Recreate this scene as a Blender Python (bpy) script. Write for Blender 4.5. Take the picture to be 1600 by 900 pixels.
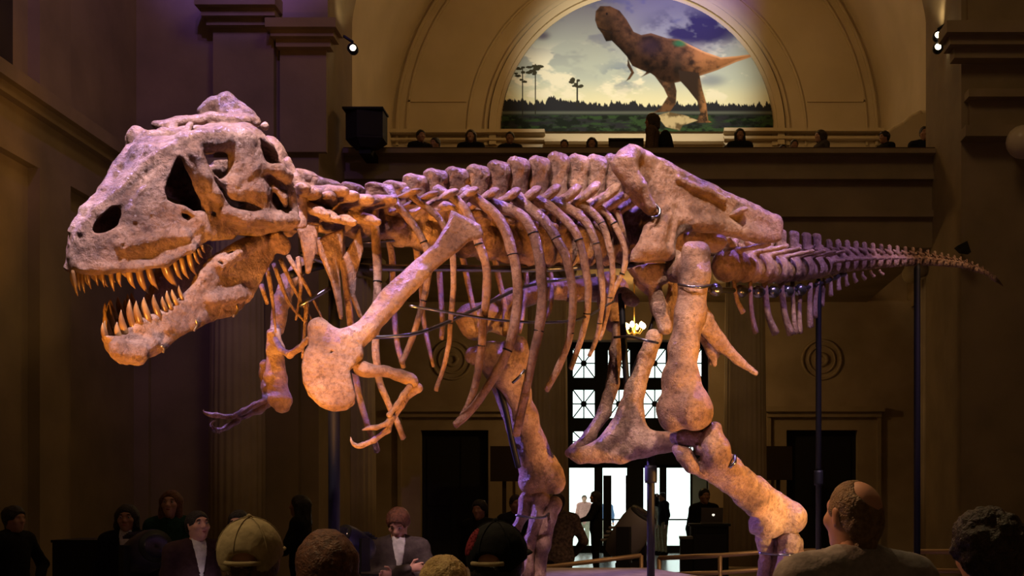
import bpy, math, random
import numpy as np
from mathutils import Matrix, Vector
random.seed(7); RNG = np.random.default_rng(11)
for o in list(bpy.data.objects): bpy.data.objects.remove(o, do_unlink=True)
S = bpy.context.scene
COL = S.collection

# ---------------------------------------------------------------- camera (1600x900 frame)
FPX, CX, CY, EYE = 1930.0, 985.0, 780.0, 1.65
cam_d = bpy.data.cameras.new('camera'); cam = bpy.data.objects.new('camera', cam_d); COL.objects.link(cam)
cam.location = (0, 0, EYE); cam.rotation_euler = (math.pi/2, 0, 0)
cam_d.sensor_width = 36.0; cam_d.lens = 36.0*FPX/1600
cam_d.shift_x = -(CX-800)/1600; cam_d.shift_y = (CY-450)/1600
cam_d.clip_start = .05; cam_d.clip_end = 300
S.camera = cam

# ---------------------------------------------------------------- world: plain bright overcast sky (seen only through the entrance)
W = bpy.data.worlds.new('sky'); S.world = W; W.use_nodes = True
bg = W.node_tree.nodes['Background']; bg.inputs[0].default_value = (.90, 1.0, .97, 1); bg.inputs[1].default_value = 2.6

# ---------------------------------------------------------------- exposure
S.view_settings.view_transform = 'Standard'; S.view_settings.look = 'None'
S.view_settings.exposure = 0.0; S.view_settings.gamma = 1.0
S.view_settings.use_curve_mapping = False

# ---------------------------------------------------------------- lights: the theatre spots hung in the hall, and added fill
def spot(name, loc, tgt, color, watts, angle, blend=.4, size=.12):
    d = bpy.data.lights.new(name, 'SPOT'); d.energy = watts; d.color = color
    d.spot_size = math.radians(angle); d.spot_blend = blend; d.shadow_soft_size = size
    o = bpy.data.objects.new(name, d); COL.objects.link(o); o.location = loc
    o.rotation_euler = (Vector(tgt)-Vector(loc)).to_track_quat('-Z', 'Y').to_euler(); return o
def lamp(name, loc, color, watts, size=.15):
    d = bpy.data.lights.new(name, 'POINT'); d.energy = watts; d.color = color; d.shadow_soft_size = size
    o = bpy.data.objects.new(name, d); COL.objects.link(o); o.location = loc; return o
PINK=(1.0,.66,.60); VIO=(.36,.22,1.0); AMB=(1.0,.41,.07); WARM=(1.0,.70,.34)
# cool-pink keys high over the animal
spot('spot_key', (-1.6,2.4,10.5), (-2.2,6.45,3.2), (1.0,.77,.95), 8600, 12.5, .25)
spot('spot_key', (-3.2,2.6,11.5), (-.7,7.5,3.3), (1.0,.67,.70), 5800, 18)
spot('spot_key', (1.4,2.8,11.5), (.6,8.2,3.9), (1.0,.74,.66), 5600, 14)
# violet back / top lights
spot('spot_violet', (-5.6,9.0,13.0), (-2.0,6.7,3.2), (.46,.32,1.0), 9500, 17)
spot('spot_violet', (0.4,10.5,13.5), (-.75,7.5,3.2), VIO, 11500, 13)
spot('spot_violet', (2.4,11.6,13.5), (.6,8.5,3.2), VIO, 9000, 13)
spot('spot_violet', (-7.4,10.6,4.6), (-.55,8.45,1.75), VIO, 6500, 9)
spot('spot_violet', (4.8,4.5,10.5), (1.9,9.6,3.2), (.52,.34,1.0), 3800, 20)
spot('spot_tail', (6.5,6.0,9.0), (2.9,11.2,3.6), (1.0,.60,.34), 1500, 18)
# amber floor lights around the platform
spot('spot_amber', (-3.0,3.9,.4), (-2.25,6.25,2.35), AMB, 950, 23)
spot('spot_amber', (-1.5,4.9,.4), (-1.55,6.8,2.35), AMB, 800, 28)
spot('spot_amber', (2.2,5.0,.5), (.45,8.1,3.3), AMB, 560, 28)
spot('spot_amber', (.9,4.6,.4), (-.75,7.2,2.35), AMB, 300, 22)
spot('spot_amber', (4.6,6.2,.7), (.75,8.3,2.2), (1.0,.47,.11), 2100, 22)
spot('spot_amber', (3.3,7.3,.6), (1.15,8.7,1.6), (1.0,.62,.24), 480, 26)
# warm spots: on the visitors, on the mural and its vault
spot('spot_visitors', (-2.5,9.5,13.5), (-1.0,4.0,1.2), (1.0,.72,.36), 1100, 40, .8)
spot('spot_visitors', (-6.0,5.0,8.0), (-2.2,9.4,1.5), (1.0,.66,.44), 500, 24, .8)
spot('spot_visitors', (-4.4,6.4,6.5), (.70,3.9,1.65), (1.0,.50,.22), 1300, 8, .7)
spot('spot_visitors', (-5.2,1.8,8.5), (-.85,3.6,1.6), (1.0,.74,.40), 700, 13, .8)
spot('spot_mural', (.2,20.5,13.5), (.2,31,12.2), (1.0,.93,.74), 3500, 36, .6)
lamp('lamp_balcony', (.2,26.5,12.2), (1.0,.58,.20), 170, .5)
spot('spot_blue', (1.2,27.8,15.2), (1.2,31,14.4), (.18,.10,1.0), 300, 70, .8)
spot('spot_violet_pier', (-5.0,12.0,14.5), (-6.0,19.6,11.6), (.26,.14,1.0), 4200, 30, .9)
spot('spot_violet_wall', (-3.5,9.0,14.5), (-7.6,18.0,9.0), (.42,.20,1.0), 700, 46, .9)
# unseen fill lamps added for the dim brown ambient of the hall
lamp('fill_lamp', (.5,11.5,14.5), (1.0,.68,.32), 360, 1.5)
lamp('fill_lamp', (0,-4.0,9.0), (1.0,.68,.36), 60, 1.0)

# ---------------------------------------------------------------- pixel helpers
CAM = np.array([0., 0., EYE])
def P(px, py, D): return np.array([(px-CX)*D/FPX, D, EYE+(CY-py)*D/FPX])
def M(px, D): return px*D/FPX                     # a length in pixels at distance D, in metres
def ZY(py, D): return EYE+(CY-py)*D/FPX
def XP(px, D): return (px-CX)*D/FPX
def nrm(v): v = np.asarray(v, float); return v/np.linalg.norm(v)

# ---------------------------------------------------------------- materials
MATS = {}
def mat(name, col, rough=.7, col2=None, scale=6., bump=0., metal=0., spec=.3, detail=4., bscale=None, contrast=(.35,.65)):
    if name in MATS: return MATS[name]
    m = bpy.data.materials.new(name); m.use_nodes = True; nt = m.node_tree; b = nt.nodes['Principled BSDF']
    b.inputs['Base Color'].default_value = (*col, 1); b.inputs['Roughness'].default_value = rough
    b.inputs['Metallic'].default_value = metal; b.inputs['Specular IOR Level'].default_value = spec
    if col2 is not None or bump:
        g = nt.nodes.new('ShaderNodeNewGeometry'); n = nt.nodes.new('ShaderNodeTexNoise')
        n.inputs['Scale'].default_value = scale; n.inputs['Detail'].default_value = detail
        nt.links.new(g.outputs['Position'], n.inputs['Vector'])
        if col2 is not None:
            r = nt.nodes.new('ShaderNodeValToRGB'); e = r.color_ramp.elements
            e[0].position = contrast[0]; e[1].position = contrast[1]
            e[0].color = (*col, 1); e[1].color = (*col2, 1)
            nt.links.new(n.outputs['Fac'], r.inputs['Fac']); nt.links.new(r.outputs['Color'], b.inputs['Base Color'])
        if bump:
            src = n
            if bscale:
                src = nt.nodes.new('ShaderNodeTexNoise'); src.inputs['Scale'].default_value = bscale; src.inputs['Detail'].default_value = 6
                nt.links.new(g.outputs['Position'], src.inputs['Vector'])
            bp = nt.nodes.new('ShaderNodeBump'); bp.inputs['Strength'].default_value = min(1, bump); bp.inputs['Distance'].default_value = .02
            nt.links.new(src.outputs['Fac'], bp.inputs['Height']); nt.links.new(bp.outputs['Normal'], b.inputs['Normal'])
    MATS[name] = m; return m
def emit(name, col, strength):
    if name in MATS: return MATS[name]
    m = bpy.data.materials.new(name); m.use_nodes = True; b = m.node_tree.nodes['Principled BSDF']
    b.inputs['Base Color'].default_value = (*col, 1); b.inputs['Emission Color'].default_value = (*col, 1)
    b.inputs['Emission Strength'].default_value = strength; MATS[name] = m; return m
def bone_mat():
    m = bpy.data.materials.new('fossil_bone'); m.use_nodes = True; nt = m.node_tree; b = nt.nodes['Principled BSDF']; L = nt.links.new
    g = nt.nodes.new('ShaderNodeNewGeometry')
    def noise(s, d, r=.55):
        n = nt.nodes.new('ShaderNodeTexNoise'); n.inputs['Scale'].default_value = s; n.inputs['Detail'].default_value = d; n.inputs['Roughness'].default_value = r
        L(g.outputs['Position'], n.inputs['Vector']); return n
    n1 = noise(4.5, 6); r1 = nt.nodes.new('ShaderNodeValToRGB'); e = r1.color_ramp.elements
    e[0].position = .30; e[0].color = (.10,.048,.028,1); e[1].position = .72; e[1].color = (.50,.335,.235,1)
    x = e.new(.50); x.color = (.31,.18,.11,1)
    L(n1.outputs['Fac'], r1.inputs['Fac'])
    n2 = noise(34, 6, .75); r2 = nt.nodes.new('ShaderNodeValToRGB'); e = r2.color_ramp.elements
    e[0].position = .34; e[0].color = (.22,.16,.14,1); e[1].position = .54; e[1].color = (1,1,1,1)
    L(n2.outputs['Fac'], r2.inputs['Fac'])
    mx = nt.nodes.new('ShaderNodeMix'); mx.data_type = 'RGBA'; mx.blend_type = 'MULTIPLY'; mx.inputs['Factor'].default_value = .72
    L(r1.outputs['Color'], mx.inputs['A']); L(r2.outputs['Color'], mx.inputs['B'])
    v = nt.nodes.new('ShaderNodeTexVoronoi'); v.feature = 'DISTANCE_TO_EDGE'; v.inputs['Scale'].default_value = 7
    n3 = noise(5, 3); ad = nt.nodes.new('ShaderNodeVectorMath'); ad.operation = 'MULTIPLY_ADD'; ad.inputs[1].default_value = (.25,.25,.25)
    L(n3.outputs['Color'], ad.inputs[0]); L(g.outputs['Position'], ad.inputs[2]); L(ad.outputs[0], v.inputs['Vector'])
    r3 = nt.nodes.new('ShaderNodeValToRGB'); e = r3.color_ramp.elements
    e[0].position = 0; e[0].color = (.25,.17,.13,1); e[1].position = .022; e[1].color = (1,1,1,1)
    L(v.outputs['Distance'], r3.inputs['Fac'])
    my = nt.nodes.new('ShaderNodeMix'); my.data_type = 'RGBA'; my.blend_type = 'MULTIPLY'; my.inputs['Factor'].default_value = .28
    L(mx.outputs['Result'], my.inputs['A']); L(r3.outputs['Color'], my.inputs['B']); L(my.outputs['Result'], b.inputs['Base Color'])
    nb = noise(38, 8, .68); nb2 = noise(9, 5)
    sm = nt.nodes.new('ShaderNodeMath'); sm.operation = 'ADD'; L(nb.outputs['Fac'], sm.inputs[0]); L(nb2.outputs['Fac'], sm.inputs[1])
    bp = nt.nodes.new('ShaderNodeBump'); bp.inputs['Strength'].default_value = .9; bp.inputs['Distance'].default_value = .024
    L(sm.outputs[0], bp.inputs['Height']); L(bp.outputs['Normal'], b.inputs['Normal'])
    b.inputs['Roughness'].default_value = .34; b.inputs['Specular IOR Level'].default_value = .5
    MATS['bone'] = m; return m
BONE = bone_mat()
STEEL = mat('black_steel', (.006,.006,.007), .55, spec=.25)
ROD = mat('polished_rod', (.16,.16,.18), .22, metal=.9, spec=.5)
TOOTH = mat('tooth_enamel', (.36,.21,.08), .28, (.16,.08,.035), 9, .2, spec=.5)
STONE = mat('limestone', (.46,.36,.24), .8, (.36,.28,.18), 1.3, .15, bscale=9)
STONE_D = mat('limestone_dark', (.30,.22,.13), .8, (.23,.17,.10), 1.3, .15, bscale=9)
PLASTER = mat('cream_plaster', (.62,.52,.36), .75, (.54,.45,.30), .8, .05)
FLOOR = mat('marble_floor', (.36,.33,.28), .22, (.26,.24,.20), .7, spec=.5)
BLACKP = mat('black_paint', (.012,.011,.011), .6)
BRONZE = mat('dark_bronze', (.020,.016,.012), .45, metal=.4)

# ---------------------------------------------------------------- object helpers
def tag(o, label=None, cat=None, group=None, kind=None):
    if label: o['label'] = label
    if cat: o['category'] = cat
    if group: o['group'] = group
    if kind: o['kind'] = kind
    return o
def empty(name, loc, label=None, cat=None, group=None):
    o = bpy.data.objects.new(name, None); COL.objects.link(o); o.location = tuple(map(float, loc)); o.empty_display_size = .1
    tag(o, label, cat, group); return o
def rootloc(parent):
    l = np.zeros(3)
    while parent is not None: l = l+np.array(parent.location); parent = parent.parent
    return l
def mesh_obj(name, V, F, m, parent=None, smooth=True, origin=None):
    """V world coordinates, F list of polygons or int array; the object's origin goes to the bottom centre of its bounds."""
    V = np.asarray(V, float)
    me = bpy.data.meshes.new(name)
    lo, hi = V.min(0), V.max(0)
    o0 = np.array([(lo[0]+hi[0])/2, (lo[1]+hi[1])/2, lo[2]]) if origin is None else np.asarray(origin, float)
    L = V-o0
    if isinstance(F, np.ndarray):
        k = F.shape[1]; me.vertices.add(len(L)); me.vertices.foreach_set('co', L.astype(np.float32).ravel())
        me.loops.add(F.size); me.loops.foreach_set('vertex_index', F.astype(np.int32).ravel())
        me.polygons.add(len(F)); me.polygons.foreach_set('loop_start', np.arange(0, F.size, k, dtype=np.int32))
    else:
        me.from_pydata([tuple(v) for v in L], [], [tuple(int(i) for i in f) for f in F])
    me.update(calc_edges=True); me.validate()
    if smooth: me.polygons.foreach_set('use_smooth', np.ones(len(me.polygons), dtype=bool))
    me.materials.append(m)
    o = bpy.data.objects.new(name, me); COL.objects.link(o)
    o.parent = parent; o.location = tuple(o0-rootloc(parent)); return o
class MB:
    """collects simple shapes into one mesh (world coordinates)"""
    def __init__(s): s.V = []; s.F = []
    def add(s, V, F):
        n = len(s.V); s.V += [tuple(map(float, v)) for v in V]; s.F += [tuple(int(i)+n for i in f) for f in F]; return s
    def box(s, x0, x1, y0, y1, z0, z1):
        return s.add([(x0,y0,z0),(x1,y0,z0),(x1,y1,z0),(x0,y1,z0),(x0,y0,z1),(x1,y0,z1),(x1,y1,z1),(x0,y1,z1)],
                     [(0,3,2,1),(4,5,6,7),(0,1,5,4),(1,2,6,5),(2,3,7,6),(3,0,4,7)])
    def prism(s, poly, d0, d1, axis=1):
        """polygon in the two other axes, extruded along axis"""
        n = len(poly); V = []
        for d in (d0, d1):
            for a, b in poly: V.append({0:(d,a,b), 1:(a,d,b), 2:(a,b,d)}[axis])
        F = [tuple(range(n)), tuple(range(2*n-1, n-1, -1))]+[(i, i+n, (i+1)%n+n, (i+1)%n) for i in range(n)]
        return s.add(V, F)
    def lathe(s, prof, c, seg=20, axis=2, flute=None):
        V = []; F = []; k = len(prof)
        for r, z in prof:
            for i in range(seg):
                t = 2*math.pi*i/seg; rr = r*(flute(i) if flute else 1)
                q = [rr*math.cos(t), rr*math.sin(t), z]
                if axis == 1: q = [q[0], q[2], q[1]]
                if axis == 0: q = [q[2], q[0], q[1]]
                V.append((c[0]+q[0], c[1]+q[1], c[2]+q[2]))
        for j in range(k-1):
            for i in range(seg): F.append((j*seg+i, j*seg+(i+1)%seg, (j+1)*seg+(i+1)%seg, (j+1)*seg+i))
        F.append(tuple(range(seg-1, -1, -1))); F.append(tuple((k-1)*seg+i for i in range(seg)))
        return s.add(V, F)
    def tube(s, pts, r, seg=8):
        V, F = sweep(pts, [r]*len(pts) if np.isscalar(r) else r, seg=seg, sub=1); return s.add(V, F)
    def build(s, name, m, parent=None, smooth=False): return mesh_obj(name, s.V, s.F, m, parent, smooth)
def struct(o, label=None, cat=None): return tag(o, label, cat, kind='structure')

def catmull(A, sub):
    A = np.asarray(A, float)
    if sub <= 1 or len(A) < 3: return A
    E = np.vstack([2*A[0]-A[1], A, 2*A[-1]-A[-2]]); out = []
    for i in range(1, len(E)-2):
        for t in np.linspace(0, 1, sub, endpoint=False):
            p0, p1, p2, p3 = E[i-1:i+3]
            out.append(.5*((2*p1)+(-p0+p2)*t+(2*p0-5*p1+4*p2-p3)*t*t+(-p0+3*p1-3*p2+p3)*t**3))
    out.append(A[-1]); return np.array(out)
def sweep(pts, rad, seg=10, sub=4, ref=None, flat=1.0, cap=True):
    """tube along points; flat<1 thins the section along ref"""
    A = np.hstack([np.asarray(pts, float), np.asarray(rad, float).reshape(-1, 1)])
    A = catmull(A, sub); C = A[:, :3]; R = np.maximum(A[:, 3], 1e-4); n = len(C)
    T = np.gradient(C, axis=0); T /= np.linalg.norm(T, axis=1)[:, None]+1e-12
    r0 = np.array(ref if ref is not None else ((0,0,1) if abs(T[0][2]) < .9 else (1,0,0)), float)
    V = []; F = []
    for i in range(n):
        a = r0-T[i]*np.dot(r0, T[i]); a = a/(np.linalg.norm(a)+1e-12); b = np.cross(T[i], a)
        if ref is None: r0 = a
        for k in range(seg):
            t = 2*math.pi*k/seg; V.append(C[i]+R[i]*(flat*math.cos(t)*a+math.sin(t)*b))
    for i in range(n-1):
        for k in range(seg): F.append((i*seg+k, i*seg+(k+1)%seg, (i+1)*seg+(k+1)%seg, (i+1)*seg+k))
    if cap:
        for i, sgn in ((0, -1), (n-1, 1)):
            c = len(V); V.append(C[i]+T[i]*sgn*R[i]*.45)
            for k in range(seg):
                f = (i*seg+k, i*seg+(k+1)%seg, c); F.append(f if sgn > 0 else f[::-1])
    return np.array(V), F

# ---------------------------------------------------------------- signed-distance modelling (bones, bodies)
_lat = RNG.random((32, 32, 32)).astype(np.float32)
def vnoise(p, s):
    q = p*s; i = np.floor(q).astype(int); f = q-i; f = f*f*(3-2*f); i0 = i % 32; i1 = (i+1) % 32
    g = lambda a, b, c: _lat[a[:, 0], b[:, 1], c[:, 2]]
    x = f[:, 0]; y = f[:, 1]; z = f[:, 2]
    c00 = g(i0,i0,i0)*(1-x)+g(i1,i0,i0)*x; c10 = g(i0,i1,i0)*(1-x)+g(i1,i1,i0)*x
    c01 = g(i0,i0,i1)*(1-x)+g(i1,i0,i1)*x; c11 = g(i0,i1,i1)*(1-x)+g(i1,i1,i1)*x
    return ((c00*(1-y)+c10*y)*(1-z)+(c01*(1-y)+c11*y)*z)*2-1
def fbm(p, s, o=3):
    a = 1.; t = 0.
    for k in range(o): t = t+a*vnoise(p+17.3*k, s); s *= 2.1; a *= .55
    return t
def nets(F, o, h):
    neg = F < 0
    c = np.zeros(tuple(n-1 for n in F.shape), np.uint8)
    corners = [(i, j, k) for i in (0, 1) for j in (0, 1) for k in (0, 1)]
    nx, ny, nz = F.shape
    for i, j, k in corners: c += neg[i:nx-1+i, j:ny-1+j, k:nz-1+k]
    act = (c > 0) & (c < 8); I = np.argwhere(act); idx = np.full(act.shape, -1, np.int64); idx[act] = np.arange(len(I))
    acc = np.zeros((len(I), 3)); cnt = np.zeros(len(I))
    fv = {cc: F[I[:, 0]+cc[0], I[:, 1]+cc[1], I[:, 2]+cc[2]] for cc in corners}
    for a in corners:
        for ax in range(3):
            if a[ax]: continue
            b = list(a); b[ax] = 1; b = tuple(b); fa, fb = fv[a], fv[b]; m = (fa < 0) != (fb < 0)
            t = fa[m]/(fa[m]-fb[m]); q = np.tile(np.array(a, float), (m.sum(), 1)); q[:, ax] = t; acc[m] += q; cnt[m] += 1
    V = (I+acc/np.maximum(cnt, 1)[:, None])*h+o; Q = []
    for ax in range(3):
        sl = lambda s: tuple(s if d == ax else slice(None) for d in range(3))
        A = neg[sl(slice(0, -1))]; B = neg[sl(slice(1, None))]; E = np.argwhere(A != B)
        b1, c1 = (ax+1) % 3, (ax+2) % 3
        ok = (E[:, b1] > 0) & (E[:, c1] > 0) & (E[:, b1] < F.shape[b1]-1) & (E[:, c1] < F.shape[c1]-1); E = E[ok]
        ins = A[E[:, 0], E[:, 1], E[:, 2]]
        def cell(db, dc):
            G = E.copy(); G[:, b1] += db; G[:, c1] += dc; return idx[G[:, 0], G[:, 1], G[:, 2]]
        q = np.stack([cell(-1,-1), cell(0,-1), cell(0,0), cell(-1,0)], 1); q[~ins] = q[~ins][:, ::-1]; Q.append(q)
    return V, np.vstack(Q)
def vnormals(V, Q):
    n = np.cross(V[Q[:, 2]]-V[Q[:, 0]], V[Q[:, 3]]-V[Q[:, 1]]); N = np.zeros_like(V)
    for k in range(4):
        for d in range(3): N[:, d] += np.bincount(Q[:, k], n[:, d], len(V))
    return N/(np.linalg.norm(N, axis=1)[:, None]+1e-12)
def smin(a, b, k):
    if k <= 0: return np.minimum(a, b)
    h = np.maximum(k-np.abs(a-b), 0)/k; return np.minimum(a, b)-h*h*k*.25
def smax(a, b, k): return -smin(-a, -b, k)
def polysdf(poly, U, Vv):
    d = np.full(U.shape, 1e9); ins = np.zeros(U.shape, bool); n = len(poly)
    for i in range(n):
        ax, ay = poly[i]; bx, by = poly[(i+1) % n]; ex, ey = bx-ax, by-ay; wx, wy = U-ax, Vv-ay
        t = np.clip((wx*ex+wy*ey)/(ex*ex+ey*ey+1e-12), 0, 1); d = np.minimum(d, (wx-ex*t)**2+(wy-ey*t)**2)
        c = ((ay <= Vv) & (by > Vv)) | ((by <= Vv) & (ay > Vv))
        ins ^= c & (U < ax+(Vv-ay)/(ey if abs(ey) > 1e-9 else 1e-9)*ex)
    return np.sqrt(d)*np.where(ins, -1, 1)
class Frame:
    """O origin, a forward, b up, n sideways; surf: left surface w = w0 - s*u used when a pixel is turned into a point"""
    def __init__(f, O=(0,0,0), a=(1,0,0), b=(0,0,1), n=(0,1,0), w0=0., s=0.):
        f.O = np.array(O, float); f.R = np.array([nrm(a), nrm(b), nrm(n)]); f.w0 = w0; f.s = s
    def loc(f, p): return f.R@(np.asarray(p, float)-f.O)
    def world(f, V): return V@f.R+f.O
    def px(f, x, y, w=None):
        if w is not None:
            c = f.loc(CAM); d = f.R@np.array([(x-CX)/FPX, 1, (CY-y)/FPX]); return c+(w-c[2])/d[2]*d
        c = f.loc(CAM); d = f.R@np.array([(x-CX)/FPX, 1, (CY-y)/FPX])
        t = (f.w0-f.s*c[0]-c[2])/(d[2]+f.s*d[0]); return c+t*d
    def poly(f, pts): return [tuple(f.px(*q)[:2]) for q in pts]
def plane_frame(A, B, C):
    """sheet frame through three points; n faces the camera"""
    A, B, C = map(np.asarray, (A, B, C)); a = nrm(B-A); n = nrm(np.cross(a, C-A))
    if np.dot(n, CAM-A) < 0: n = -n
    return Frame(A, a, np.cross(n, a), n)
class SDF:
    def __init__(s, frame=None, h=.012): s.f = frame or Frame(); s.h = h; s.ops = []; s.lo = np.full(3, 1e9); s.hi = -s.lo
    def grow(s, p, r): s.lo = np.minimum(s.lo, np.asarray(p)-r); s.hi = np.maximum(s.hi, np.asarray(p)+r)
    def cap(s, p0, p1, r0, r1=None, k=.03, flat=None, sub=False, local=False):
        r1 = r0 if r1 is None else r1
        a, b = (np.asarray(p0, float), np.asarray(p1, float)) if local else (s.f.loc(p0), s.f.loc(p1))
        if not sub: s.grow(a, r0*1.05); s.grow(b, r1*1.05)
        fl = None if flat is None else ((nrm(flat[0]) if local else s.f.R@nrm(flat[0])), flat[1])
        def fn(U, V, W):
            e = b-a; dx, dy, dz = U-a[0], V-a[1], W-a[2]
            t = np.clip((dx*e[0]+dy*e[1]+dz*e[2])/(e@e+1e-12), 0, 1)
            qx, qy, qz = dx-e[0]*t, dy-e[1]*t, dz-e[2]*t
            if fl is not None:
                n, kk = fl; q = (qx*n[0]+qy*n[1]+qz*n[2])*(kk-1); qx, qy, qz = qx+q*n[0], qy+q*n[1], qz+q*n[2]
            return np.sqrt(qx*qx+qy*qy+qz*qz)-(r0+(r1-r0)*t)
        s.ops.append((fn, k, sub)); return s
    def ball(s, p, r, k=.03, **kw): return s.cap(p, p, r, r, k, **kw)
    def ell(s, p, rad, ax=None, k=.03, sub=False, local=False):
        c = np.asarray(p, float) if local else s.f.loc(p); A = (np.eye(3) if local else s.f.R.T) if ax is None else np.array([nrm(v) for v in ax])
        if ax is not None and not local: A = A@s.f.R.T
        if not sub: s.grow(c, max(rad))
        def fn(U, V, W):
            dx, dy, dz = U-c[0], V-c[1], W-c[2]; t = 0
            for i in range(3): t = t+((dx*A[i][0]+dy*A[i][1]+dz*A[i][2])/rad[i])**2
            return (np.sqrt(t)-1)*min(rad)
        s.ops.append((fn, k, sub)); return s
    def chain(s, pts, k=.03, flat=None):
        for (a, ra), (b, rb) in zip(pts[:-1], pts[1:]): s.cap(a, b, ra, rb, k, flat)
        return s
    def pxchain(s, pts, k=.02, flat=None, scale=1.0):
        """(px, py, D, radius in pixels)"""
        return s.chain([(P(x, y, D), M(r, D)*scale) for x, y, D, r in pts], k, flat)
    def sheet(s, pts, half, bulge=0., k=.02, rnd=.015, w0=0., sub=False, grow=0.):
        """polygon in pixels laid on the frame's surface plane"""
        poly = s.f.poly(pts) if not isinstance(pts, np.ndarray) else [tuple(q) for q in pts]; A = np.array(poly); c = A.mean(0)
        if not sub:
            for q in A: s.grow((q[0], q[1], w0), 0); 
            s.lo[2] = min(s.lo[2], w0-half-abs(bulge)-.01); s.hi[2] = max(s.hi[2], w0+half+abs(bulge)+.01)
        L2 = ((A-c)**2).sum(1).max()
        def fn(U, V, W):
            u2, v2 = np.broadcast_arrays(U, V); d2 = polysdf(poly, u2, v2)-grow
            bl = bulge*(1-((U-c[0])**2+(V-c[1])**2)/L2)
            return smax(d2, np.abs(W-w0-bl)-half, rnd)
        s.ops.append((fn, k, sub)); return s
    def custom(s, fn, lo, hi, k=.0, sub=False):
        s.lo = np.minimum(s.lo, lo); s.hi = np.maximum(s.hi, hi); s.ops.append((fn, k, sub)); return s
    def mesh(s, amp=0., scale=14., world=True):
        h = s.h; lo = s.lo-3*h; n = np.ceil((s.hi+3*h-lo)/h).astype(int)+1
        U = (lo[0]+h*np.arange(n[0])).reshape(-1, 1, 1); V = (lo[1]+h*np.arange(n[1])).reshape(1, -1, 1); Wc = (lo[2]+h*np.arange(n[2])).reshape(1, 1, -1)
        F = None
        for fn, k, sub in s.ops:
            d = fn(U, V, Wc)
            if F is None: F = np.broadcast_to(d, tuple(n)).astype(np.float32); continue
            F = smax(F, -d, k) if sub else smin(F, d, k)
        F = np.array(F, np.float32)
        for ax in range(3):      # keep the volume closed
            for e in (0, -1):
                ix = [slice(None)]*3; ix[ax] = e; F[tuple(ix)] = np.maximum(F[tuple(ix)], h)
        Vt, Q = nets(F, lo, h)
        if world:
            Vt = s.f.world(Vt)
            if np.linalg.det(s.f.R) < 0: Q = Q[:, ::-1].copy()
        if amp:
            N = vnormals(Vt, Q); Vt = Vt+N*(amp*fbm(Vt, scale, 3))[:, None]
        return Vt, Q
    def build(s, name, m, parent=None, amp=.004, scale=14.):
        V, Q = s.mesh(amp, scale); return mesh_obj(name, V, Q, m, parent)
# ================================================================ THE HALL
XL, XR = -8.0, 8.4
struct(MB().box(XL-.6, XR+.6, -11, 38.2, -.3, 0).build('floor', FLOOR))
struct(MB().box(XL-.6, XR+.6, -11.4, 22.6, 18, 18.4).build('ceiling', PLASTER))
struct(MB().box(XL-.6, XR+.6, -11.4, -11, 0, 18).build('wall_rear', STONE_D))
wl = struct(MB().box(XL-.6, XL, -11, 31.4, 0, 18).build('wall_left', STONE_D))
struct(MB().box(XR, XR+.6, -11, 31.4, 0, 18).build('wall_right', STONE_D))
struct(MB().box(-30, 30, 38.2, 80, -.3, -.02).build('ground_outside', mat('pale_paving', (.62,.64,.60), .8, (.54,.56,.52), .8)))
# side-wall entablature and a gallery arch painted as shade (left wall recedes to the back)
m = MB().box(XL, XL+.14, -11, 20, 6.05, 6.2).box(XL, XL+.22, -11, 20, 6.72, 6.86).box(XL, XL+.10, -11, 20, 6.2, 6.72).box(XL, XL+.32, -11, 20, 6.86, 7.05)
struct(m.build('trim_1', STONE_D))
for i, y in enumerate((13.0, 16.4)):
    struct(MB().box(XL, XL+.16, y, y+.9, 0, 6.05).box(XL, XL+.16, y, y+.9, 7.05, 11).build('trim_%d' % (2+i), STONE_D))
def arch_poly(cx, r, zs, z0, n=16): return [(cx-r, z0), (cx+r, z0)]+[(cx+r*math.cos(t), zs+r*math.sin(t)) for t in np.linspace(0, math.pi, n)]
struct(MB().prism(arch_poly(14.85, 1.05, 10.2, 7.1), XL, XL+.05, 0).build('trim_4', mat('gallery_shade', (.03,.022,.018), .9)))  # flat dark panel: the shade of an open gallery arch, put into the colour

# ---- end wall: corner piers either side of the balcony
def pier(name, x0, x1, y0, caps, lab=None):
    o = struct(MB().box(x0, x1, y0, 22.4, 0, 18).build(name, STONE_D))
    return o
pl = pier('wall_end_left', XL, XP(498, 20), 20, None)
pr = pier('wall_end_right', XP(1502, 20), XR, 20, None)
def zz(py, D=20): return ZY(py, D)
# left pier mouldings (pixels at D=20)
def band(mb, xa, xb, ya, yb, d, D=20): mb.box(XP(xa, D), XP(xb, D), D-d, D, zz(yb, D), zz(ya, D)); return mb
m = MB()
for xa, xb, ya, yb, d in ((322,445,8,28,.55),(328,441,28,40,.42),(332,438,40,50,.30),(428,536,46,60,.50),(433,530,60,70,.38),(438,522,70,82,.26),
                          (338,432,-60,8,.16),(440,515,-60,46,.12),(338,432,50,240,.16),(440,512,82,240,.10)): band(m, xa, xb, ya, yb, d)
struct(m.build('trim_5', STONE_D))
m = MB()
for xa, xb, ya, yb, d in ((1466,1660,52,70,.55),(1474,1660,70,84,.42),(1484,1660,84,100,.28),(1506,1660,148,160,.30),(1512,1660,160,205,.12),(1500,1660,205,222,.34),(1510,1660,-60,52,.12)): band(m, xa, xb, ya, yb, d)
struct(m.build('trim_6', STONE_D))
m = MB()
for xa, xb, d in ((84,152,.18),(152,236,.10),(418,470,.14)): band(m, xa, xb, 300, 920, d)
band(m, 60, 330, 282, 300, .34); band(m, 60, 330, 262, 282, .2)
struct(m.build('trim_7', STONE_D))
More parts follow.
